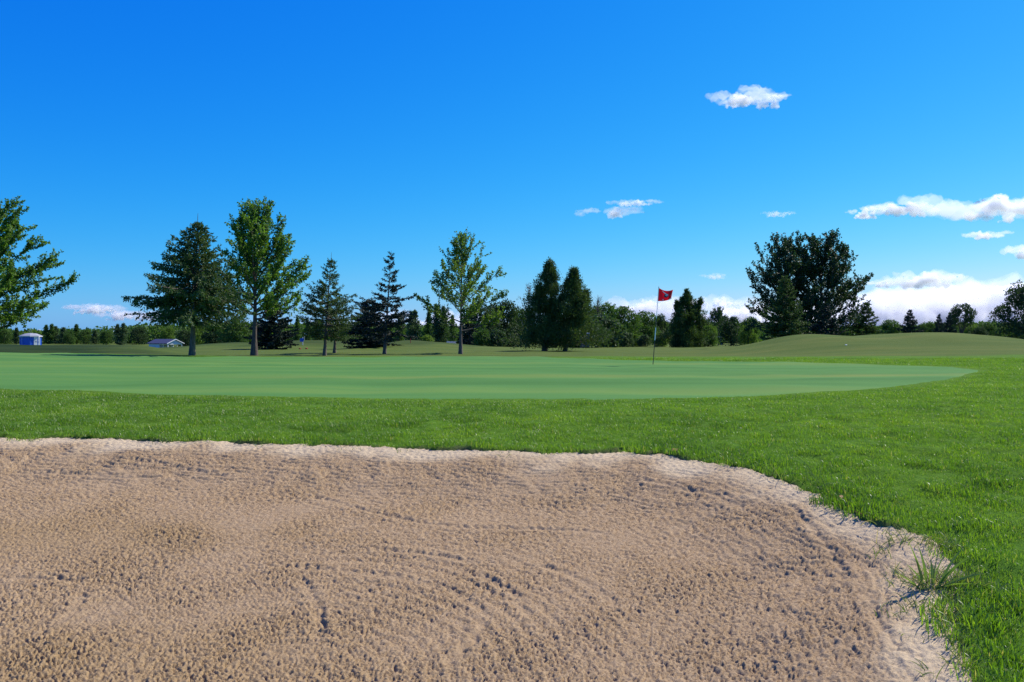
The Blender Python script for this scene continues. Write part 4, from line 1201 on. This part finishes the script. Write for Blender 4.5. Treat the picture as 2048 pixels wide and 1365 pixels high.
prism('roof', [[(-.55, -.55, 1.752), (.55, -.55, 1.752), (.55, .55, 1.752), (-.55, .55, 1.752)], [(-.5, -.5, 1.85), (.5, -.5, 1.85), (.5, .5, 1.85), (-.5, .5, 1.85)], [(-.2, -.2, 1.95), (.2, -.2, 1.95), (.2, .2, 1.95), (-.2, .2, 1.95)]], M_FRAME, o)
dr = link('door', box_mesh('door', M_BOOTH, (-.40, .40, -.54, -.505, .15, 1.68), bevel=.008), o)
link('handle', box_mesh('handle', M_FRAME, (.28, .33, -.57, -.545, .85, .98)), dr)
for x_ in (-.52, .38): link('skid', box_mesh('skid', M_BLACK, (x_, x_ + .14, -.55, .55, -.06, .075)), o)
M_BENCH = plain('pale_bench', (.6, .58, .52), .6)
o = thing('bench', 'tiny pale bench left of the young maple trunk in the distance', 'bench', at(903, 112), R(6))
link('seat', box_mesh('seat', M_BENCH, (-.65, .65, -.2, .2, .40, .45)), o)
link('backrest', box_mesh('backrest', M_BENCH, (-.65, .65, .21, .25, .5, .8)), o)
for x_ in (-.5, .5): link('leg', box_mesh('leg', M_BENCH, (x_ - .04, x_ + .04, -.18, .255, -.1, .398)), o)
# ------------------------------------------------------------------ plants and litter at the bunker edge
rng = np.random.default_rng(31)
def ground_or_sand(px, py):
    """where the ray meets the sand (inside the bunker) or the turf"""
    dx, dz = (px - 1024) / F, (HOR - py) / F
    t = np.arange(2.5, 9, .01)
    x, y = dx * t, t
    s = -bunker_sd(x, y)
    z = zbase(x, y) - np.where(s > 0, .014 + .13 * smooth(0, 1.1, s), 0)
    i = int(np.argmax(CAMZ + dz * t - z < 0))
    return float(x[i]), float(y[i]), float(z[i])

def strip_blade(p0, az, el, L, W, bend, rng, n=8):
    """one long grass leaf with a folded midrib, arching over"""
    P = [np.array(p0, float)]; e = el
    for i in range(n):
        d = np.array([math.cos(az) * math.cos(e), math.sin(az) * math.cos(e), math.sin(e)])
        P.append(P[-1] + d * L / n); e -= bend / n
    P = np.array(P); t = np.linspace(0, 1, n + 1)
    T = unit(np.gradient(P, axis=0))
    A = unit(np.cross(T, [0, 0, 1.0])); B = np.cross(T, A)
    ph = rng.uniform(.3, 1.5) * rng.choice([-1, 1]) + t * rng.normal(0, .5)
    S = A * np.cos(ph)[:, None] + B * np.sin(ph)[:, None]
    w = (W * np.minimum(1, .55 + t * 2.2) * (1 - t ** 2.6) + .0006)[:, None]
    Nn = unit(np.cross(S, T))
    V = np.stack([P - S * w * .5 + Nn * w * .18, P, P + S * w * .5 + Nn * w * .18], 1).reshape(-1, 3)
    return V, grid_faces(n + 1, 3)

gl = ground_or_sand(1858, 1178)
o = thing('coarse_grass_clump', 'clump of broad coarse grass leaves growing at the sand edge, right', 'grass clump', gl)
pxm = gl[1] / F    # metres per photo pixel at the clump
BL = [  # base dx px, tip dx px, height px, width m, depth lean
    (-14, -52, 112, .017, .00), (-10, -40, 84, .014, -.04), (-6, -16, 86, .015, .03), (2, -4, 52, .012, -.05), (8, 14, 60, .014, .05),
    (12, 70, 68, .018, -.03), (16, 98, 62, .017, .06), (10, 84, 44, .014, -.08), (6, 40, 64, .008, .10), (18, 104, 38, .009, -.02), (-12, -66, 26, .007, -.06), (0, 30, 40, .009, -.10), (14, 58, 26, .007, -.12), (-4, -30, 44, .012, .09), (20, 78, 84, .013, .03), (6, 26, 88, .012, -.06), (-16, -78, 40, .010, -.03), (22, 112, 22, .010, -.06), (4, 54, 30, .011, -.14)]
for (b0, t0, hp, w_, dl) in BL:
    dx_ = (t0 - b0) * pxm; hh_ = hp * pxm
    L_ = math.sqrt(dx_ ** 2 + hh_ ** 2 + dl ** 2) * 1.06
    V, f_ = strip_blade((b0 * pxm, rng.normal(0, .012), -.015), math.atan2(dl, dx_), math.atan2(hh_, math.hypot(dx_, dl)) + .22, L_, w_, .5, rng)
    link('leaf_blade', np_mesh('leaf_blade', V, f_, M_COARSE), o)

# thin whiskers and sparse blades over the sandy margin: uncountable
V, Q, off = [], [], 0
def whisk(px, py, n, sp, hmin, hmax, w, el=(.7, 1.5)):
    global off
    x, y, z = ground_or_sand(px, py)
    for i in range(n):
        p = (x + rng.normal(0, sp), y + rng.normal(0, sp), z - .012)
        v, q = strip_blade(p, rng.uniform(0, 6.28), rng.uniform(*el), rng.uniform(hmin, hmax), w * rng.uniform(.7, 1.3), rng.uniform(.2, 1.4), rng, 5)
        V.append(v); Q.append(q + off); off += len(v)
for (px, py, n, sp, a_, b_) in [(1790, 1085, 16, .05, .05, .14), (1765, 1110, 10, .03, .05, .13), (1825, 1075, 24, .05, .04, .10), (1870, 1085, 40, .06, .04, .10), (1900, 1100, 40, .05, .04, .12),
                               (1850, 1170, 60, .07, .04, .11), (1890, 1165, 70, .06, .05, .14), (1925, 1170, 60, .06, .05, .13), (1905, 1205, 30, .05, .04, .10), (1825, 1205, 14, .04, .04, .09),
                               (1800, 1225, 12, .05, .04, .10), (1840, 1215, 10, .03, .03, .07), (1905, 1240, 30, .04, .04, .11), (1915, 1290, 22, .04, .05, .12), (1930, 1330, 20, .04, .05, .12), (1865, 1350, 5, .03, .06, .12),
                               (1795, 1010, 10, .06, .05, .12), (1740, 1040, 14, .06, .04, .10), (1640, 980, 8, .05, .12, .26), (1560, 950, 8, .06, .08, .18), (1600, 965, 8, .06, .10, .24), (1430, 915, 10, .1, .07, .14), (1660, 1000, 10, .05, .06, .12),
                               (75, 880, 14, .05, .03, .06), (330, 885, 22, .05, .04, .08), (420, 886, 10, .05, .03, .06), (520, 892, 10, .06, .03, .06), (700, 896, 10, .05, .03, .06), (820, 902, 10, .06, .03, .07), (1010, 908, 8, .06, .03, .06), (1820, 1275, 6, .03, .03, .06), (1790, 1150, 6, .03, .05, .1)]:
    whisk(px, py, int(n * 1.7), sp * 1.15, a_, b_, .0038)
wk = link('sparse_grass', np_mesh('sparse_grass', np.concatenate(V), np.concatenate(Q), M_WHISK), kind='stuff', label='sparse thin grass along the sandy edge')

M_LEAFB = plain('dry_leaf_brown', (.32, .13, .04), .7, .25, 60)
for (px, py, rz, s, lab) in [(1350, 907, .4, .055, 'curled orange-brown dry leaf at the far rim of the bunker'),
                             (1684, 1003, 1.2, .05, 'orange dry leaf at the turf edge above the coarse grass clump'),
                             (1718, 1035, 2.4, .035, 'small brown dry leaf nearest the coarse grass clump')]:
    x, y, z = ground_or_sand(px, py)
    o = thing('dry_leaf', lab, 'leaf', (x, y, z + .022), rz, 'dry leaves on the sand')
    o.rotation_euler = (.35, -.3, rz)
    t_ = np.linspace(0, 1, 9); w_ = np.sin(PI * t_ ** .8) * .42 + .015; w_[1::2] *= .86
    ss = np.linspace(-1, 1, 5)
    Vx = np.stack([np.broadcast_to((t_ - .5)[:, None], (9, 5)), ss[None] * w_[:, None], .35 * (ss[None] * w_[:, None]) ** 2 * 2 + .18 * (t_[:, None] - .5) ** 2], -1) * s
    b_ = link('blade', np_mesh('blade', Vx.reshape(-1, 3), grid_faces(9, 5), M_LEAFB), o)
    b_.modifiers.new('thick', 'SOLIDIFY').thickness = .001
    tb = Tubes(); tb.add([(.48 * s, 0, .04 * s), (.7 * s, .05 * s, .02 * s), (.95 * s, .02 * s, -.1 * s)], [.0012, .001, .0008], 5); link('stalk', tb.mesh('stalk', M_LEAFB), o)

# ------------------------------------------------------------------ clouds: real volumes high in the air and far off
def cloud_mat(name, dens):
    m = bpy.data.materials.new(name); m.use_nodes = True
    nt = m.node_tree; nt.nodes.clear()
    out = nt.nodes.new('ShaderNodeOutputMaterial'); v = nt.nodes.new('ShaderNodeVolumeScatter')
    v.inputs['Color'].default_value = (.995, .995, 1, 1); v.inputs['Density'].default_value = dens
    v.inputs['Anisotropy'].default_value = .35
    nt.links.new(v.outputs[0], out.inputs['Volume'])
    return m
def icos(sub=2):
    bm = bmesh.new(); bmesh.ops.create_icosphere(bm, subdivisions=sub, radius=1)
    V = np.array([v.co[:] for v in bm.verts]); Fc = np.array([[v.index for v in f.verts] for f in bm.faces]); bm.free()
    return V, Fc
ICO = icos(2)
def cloud(label, px, py, wpx, hpx, dist, od=6.0, seed=0, ragged=1.0, tilt=0.0, lobes=None, flat=.55):
    """cumulus of many puffs on a flattish base; od = optical depth through its thick middle"""
    rng = np.random.default_rng(seed)
    wpx *= 1.22; hpx *= 1.3
    w = wpx * dist / F; h = hpx * dist / F
    n = lobes or int(np.clip(wpx / max(hpx, 1) * 16, 22, 110))
    Vs, Fs, off = [], [], 0
    for i in range(n):
        a = rng.uniform(-1, 1)
        env = max(.12, (1 - abs(a) ** 1.7)) * (.55 + .45 * math.sin(a * 5 + seed) ** 2)
        r = h * .5 * env * rng.uniform(.28, .62)
        x = a * (w / 2 - r); y = rng.normal(0, .28) * min(w, h * 2.2) * .5
        z = -h * .5 + r * flat + (h * env - r * (1 + flat)) * rng.uniform(0, 1) ** 1.1 + a * tilt * h
        s = r * np.array([rng.uniform(1, 1.7), rng.uniform(1, 1.6), rng.uniform(.75, 1)])
        Vs.append(ICO[0] * s + [x, y, z]); Fs.append(ICO[1] + off); off += len(ICO[0])
    me = np_mesh('cloud_puffs', np.concatenate(Vs), np.concatenate(Fs))
    ob = bpy.data.objects.new('cloud_tmp', me); COL.objects.link(ob)
    rm = ob.modifiers.new('r', 'REMESH'); rm.mode = 'VOXEL'; rm.voxel_size = max(h / 26, w / 220)
    for k, (sc_, st) in enumerate(((.34, .16), (.13, .085), (.06, .045))):
        tx = bpy.data.textures.new('puff', 'CLOUDS'); tx.noise_scale = h * sc_; tx.noise_depth = 3
        dm = ob.modifiers.new('d%d' % k, 'DISPLACE'); dm.texture = tx; dm.strength = h * st * ragged * 2; dm.mid_level = .52; dm.texture_coords = 'LOCAL'
    dg = bpy.context.evaluated_depsgraph_get()
    m2 = bpy.data.meshes.new_from_object(ob.evaluated_get(dg))
    bpy.data.objects.remove(ob); bpy.data.meshes.remove(me)
    m2.name = 'cloud'
    bmc = bmesh.new(); bmc.from_mesh(m2); bmc.verts.ensure_lookup_table()      # keep the main body only
    seen = set(); comps = []
    for v0 in bmc.verts:
        if v0 in seen: continue
        st = [v0]; seen.add(v0); comp = []
        while st:
            v1 = st.pop(); comp.append(v1)
            for e1 in v1.link_edges:
                w1 = e1.other_vert(v1)
                if w1 not in seen: seen.add(w1); st.append(w1)
        comps.append(comp)
    comps.sort(key=len)
    for comp in comps[:-1]: bmesh.ops.delete(bmc, geom=comp, context='VERTS')
    bmc.to_mesh(m2); bmc.free()
    m2.materials.clear(); m2.materials.append(cloud_mat('cloud_vapour', od / h))
    oc = link('cloud', m2, None, ((px - 1024) / F * dist, dist, CAMZ + (HOR - py) / F * dist), label=label, category='cloud', group='clouds')
    # thin ragged veil round the body
    Vs, Fs, off = [], [], 0
    for i in range(max(8, n // 3)):
        a = rng.uniform(-1.05, 1.05); r = h * rng.uniform(.16, .34)
        s = r * np.array([rng.uniform(1.6, 3.2), rng.uniform(1, 2), rng.uniform(.45, .8)])
        Vs.append(ICO[0] * s + [a * w * .5, rng.normal(0, .3) * h, rng.uniform(-.3, .22) * h * (1 - a * a * .6) + a * tilt * h]); Fs.append(ICO[1] + off); off += len(ICO[0])
    me = np_mesh('veil_puffs', np.concatenate(Vs), np.concatenate(Fs)); ob = bpy.data.objects.new('veil_tmp', me); COL.objects.link(ob)
    rm = ob.modifiers.new('r', 'REMESH'); rm.mode = 'VOXEL'; rm.voxel_size = max(h / 20, w / 160)
    tx = bpy.data.textures.new('puff', 'CLOUDS'); tx.noise_scale = h * .3; tx.noise_depth = 4
    dm = ob.modifiers.new('d', 'DISPLACE'); dm.texture = tx; dm.strength = h * .5; dm.mid_level = .55; dm.texture_coords = 'LOCAL'
    m3 = bpy.data.meshes.new_from_object(ob.evaluated_get(bpy.context.evaluated_depsgraph_get()))
    bpy.data.objects.remove(ob); bpy.data.meshes.remove(me); m3.name = 'veil'
    m3.materials.clear(); m3.materials.append(cloud_mat('veil_vapour', min(1.3, od * .28) / h))
    link('veil', m3, oc, kind='stuff')

CL = [  # label, px, py, w, h, dist, od
    ('small bright cloud alone high in the blue sky', 1503, 193, 118, 34, 3400, 3.2, 1.5, 0),
    ('faint wisp trailing from the high small cloud', 1553, 191, 42, 10, 3420, 1.2, 1.4, 0),
    ('thin slanting cloud above the red flag', 1212, 424, 92, 22, 5200, 2.2, 1.3, .12),
    ('thin streak joined to the top of the slanting cloud', 1268, 405, 88, 12, 5200, 1.5, 1.3, .1),
    ('faint small cloud above the cottonwoods', 1553, 427, 44, 12, 5400, .8, 1.3, 0),
    ('small puff at the left end of the right cloud bank', 1735, 425, 50, 20, 5600, 3.5, 1.2, 0),
    ('middle cloud of the bank high at right', 1808, 415, 100, 28, 5600, 3.5, 1.3, 0),
    ('largest bright cloud high at the right edge', 1975, 408, 215, 56, 5600, 6, 1.2, 0),
    ('small flat cloud below the large bright cloud', 1964, 469, 66, 16, 6400, 3, 1.2, 0),
    ('small cloud cut by the right edge below the flat cloud', 2050, 503, 46, 30, 6800, 4, 1.2, 0),
    ('puffy cloud right of the cottonwoods over the cloud bank', 1853, 555, 124, 34, 8200, 4, 1.2, 0),
    ('small puff beside the cottonwood crown', 1764, 567, 36, 15, 8200, 2.5, 1.2, 0),
    ('tiny faint cloud left of the cottonwoods', 1430, 552, 34, 11, 8200, 1, 1.2, 0),
    ('low cumulus behind the red flag', 1292, 617, 130, 62, 10500, 7, 1.1, 0),
    ('low cumulus between the cone cedar and cottonwoods', 1455, 620, 180, 64, 10600, 7, 1.1, 0),
    ('low cumulus at the foot of the cottonwoods right side', 1775, 618, 250, 78, 10800, 7, 1.1, 0),
    ('high-heaped low cumulus over the higher mound', 1905, 604, 270, 88, 11200, 7, 1.1, 0),
    ('low cumulus at the right edge above the big tree', 2045, 590, 250, 92, 11600, 8, 1.1, 0),
    ('flat low cloud layer just over the right skyline', 1890, 646, 560, 44, 12500, 4, 1.2, 0),
    ('low cloud behind the young maple crown', 880, 640, 150, 66, 10500, 4, 1.1, 0),
    ('small pinkish cloud left of the ragged spruce', 195, 616, 92, 20, 9000, 3, 1.2, 0),
    ('small cloud touching the ragged spruce boughs', 246, 629, 74, 20, 9300, 3, 1.2, 0),
    ('low cloud behind the ragged spruce', 300, 630, 70, 22, 9600, 3, 1.2, 0),
    ('low cloud strip behind the leaning spruce', 640, 652, 260, 34, 11000, 3, 1.2, 0),
    ('tiny cloud above the blue kiosk', 78, 664, 26, 16, 10000, 4, 1.1, 0),
    ('low cloud on the skyline above the white shelter', 300, 660, 120, 20, 11500, 3, 1.2, 0),
]
for k, (lab, px, py, w_, h_, dd, od, rg, tl) in enumerate(CL):
    cloud(lab, px, py, w_, h_, dd, od, 340 + k, rg, tl)
print('SCENE DONE')
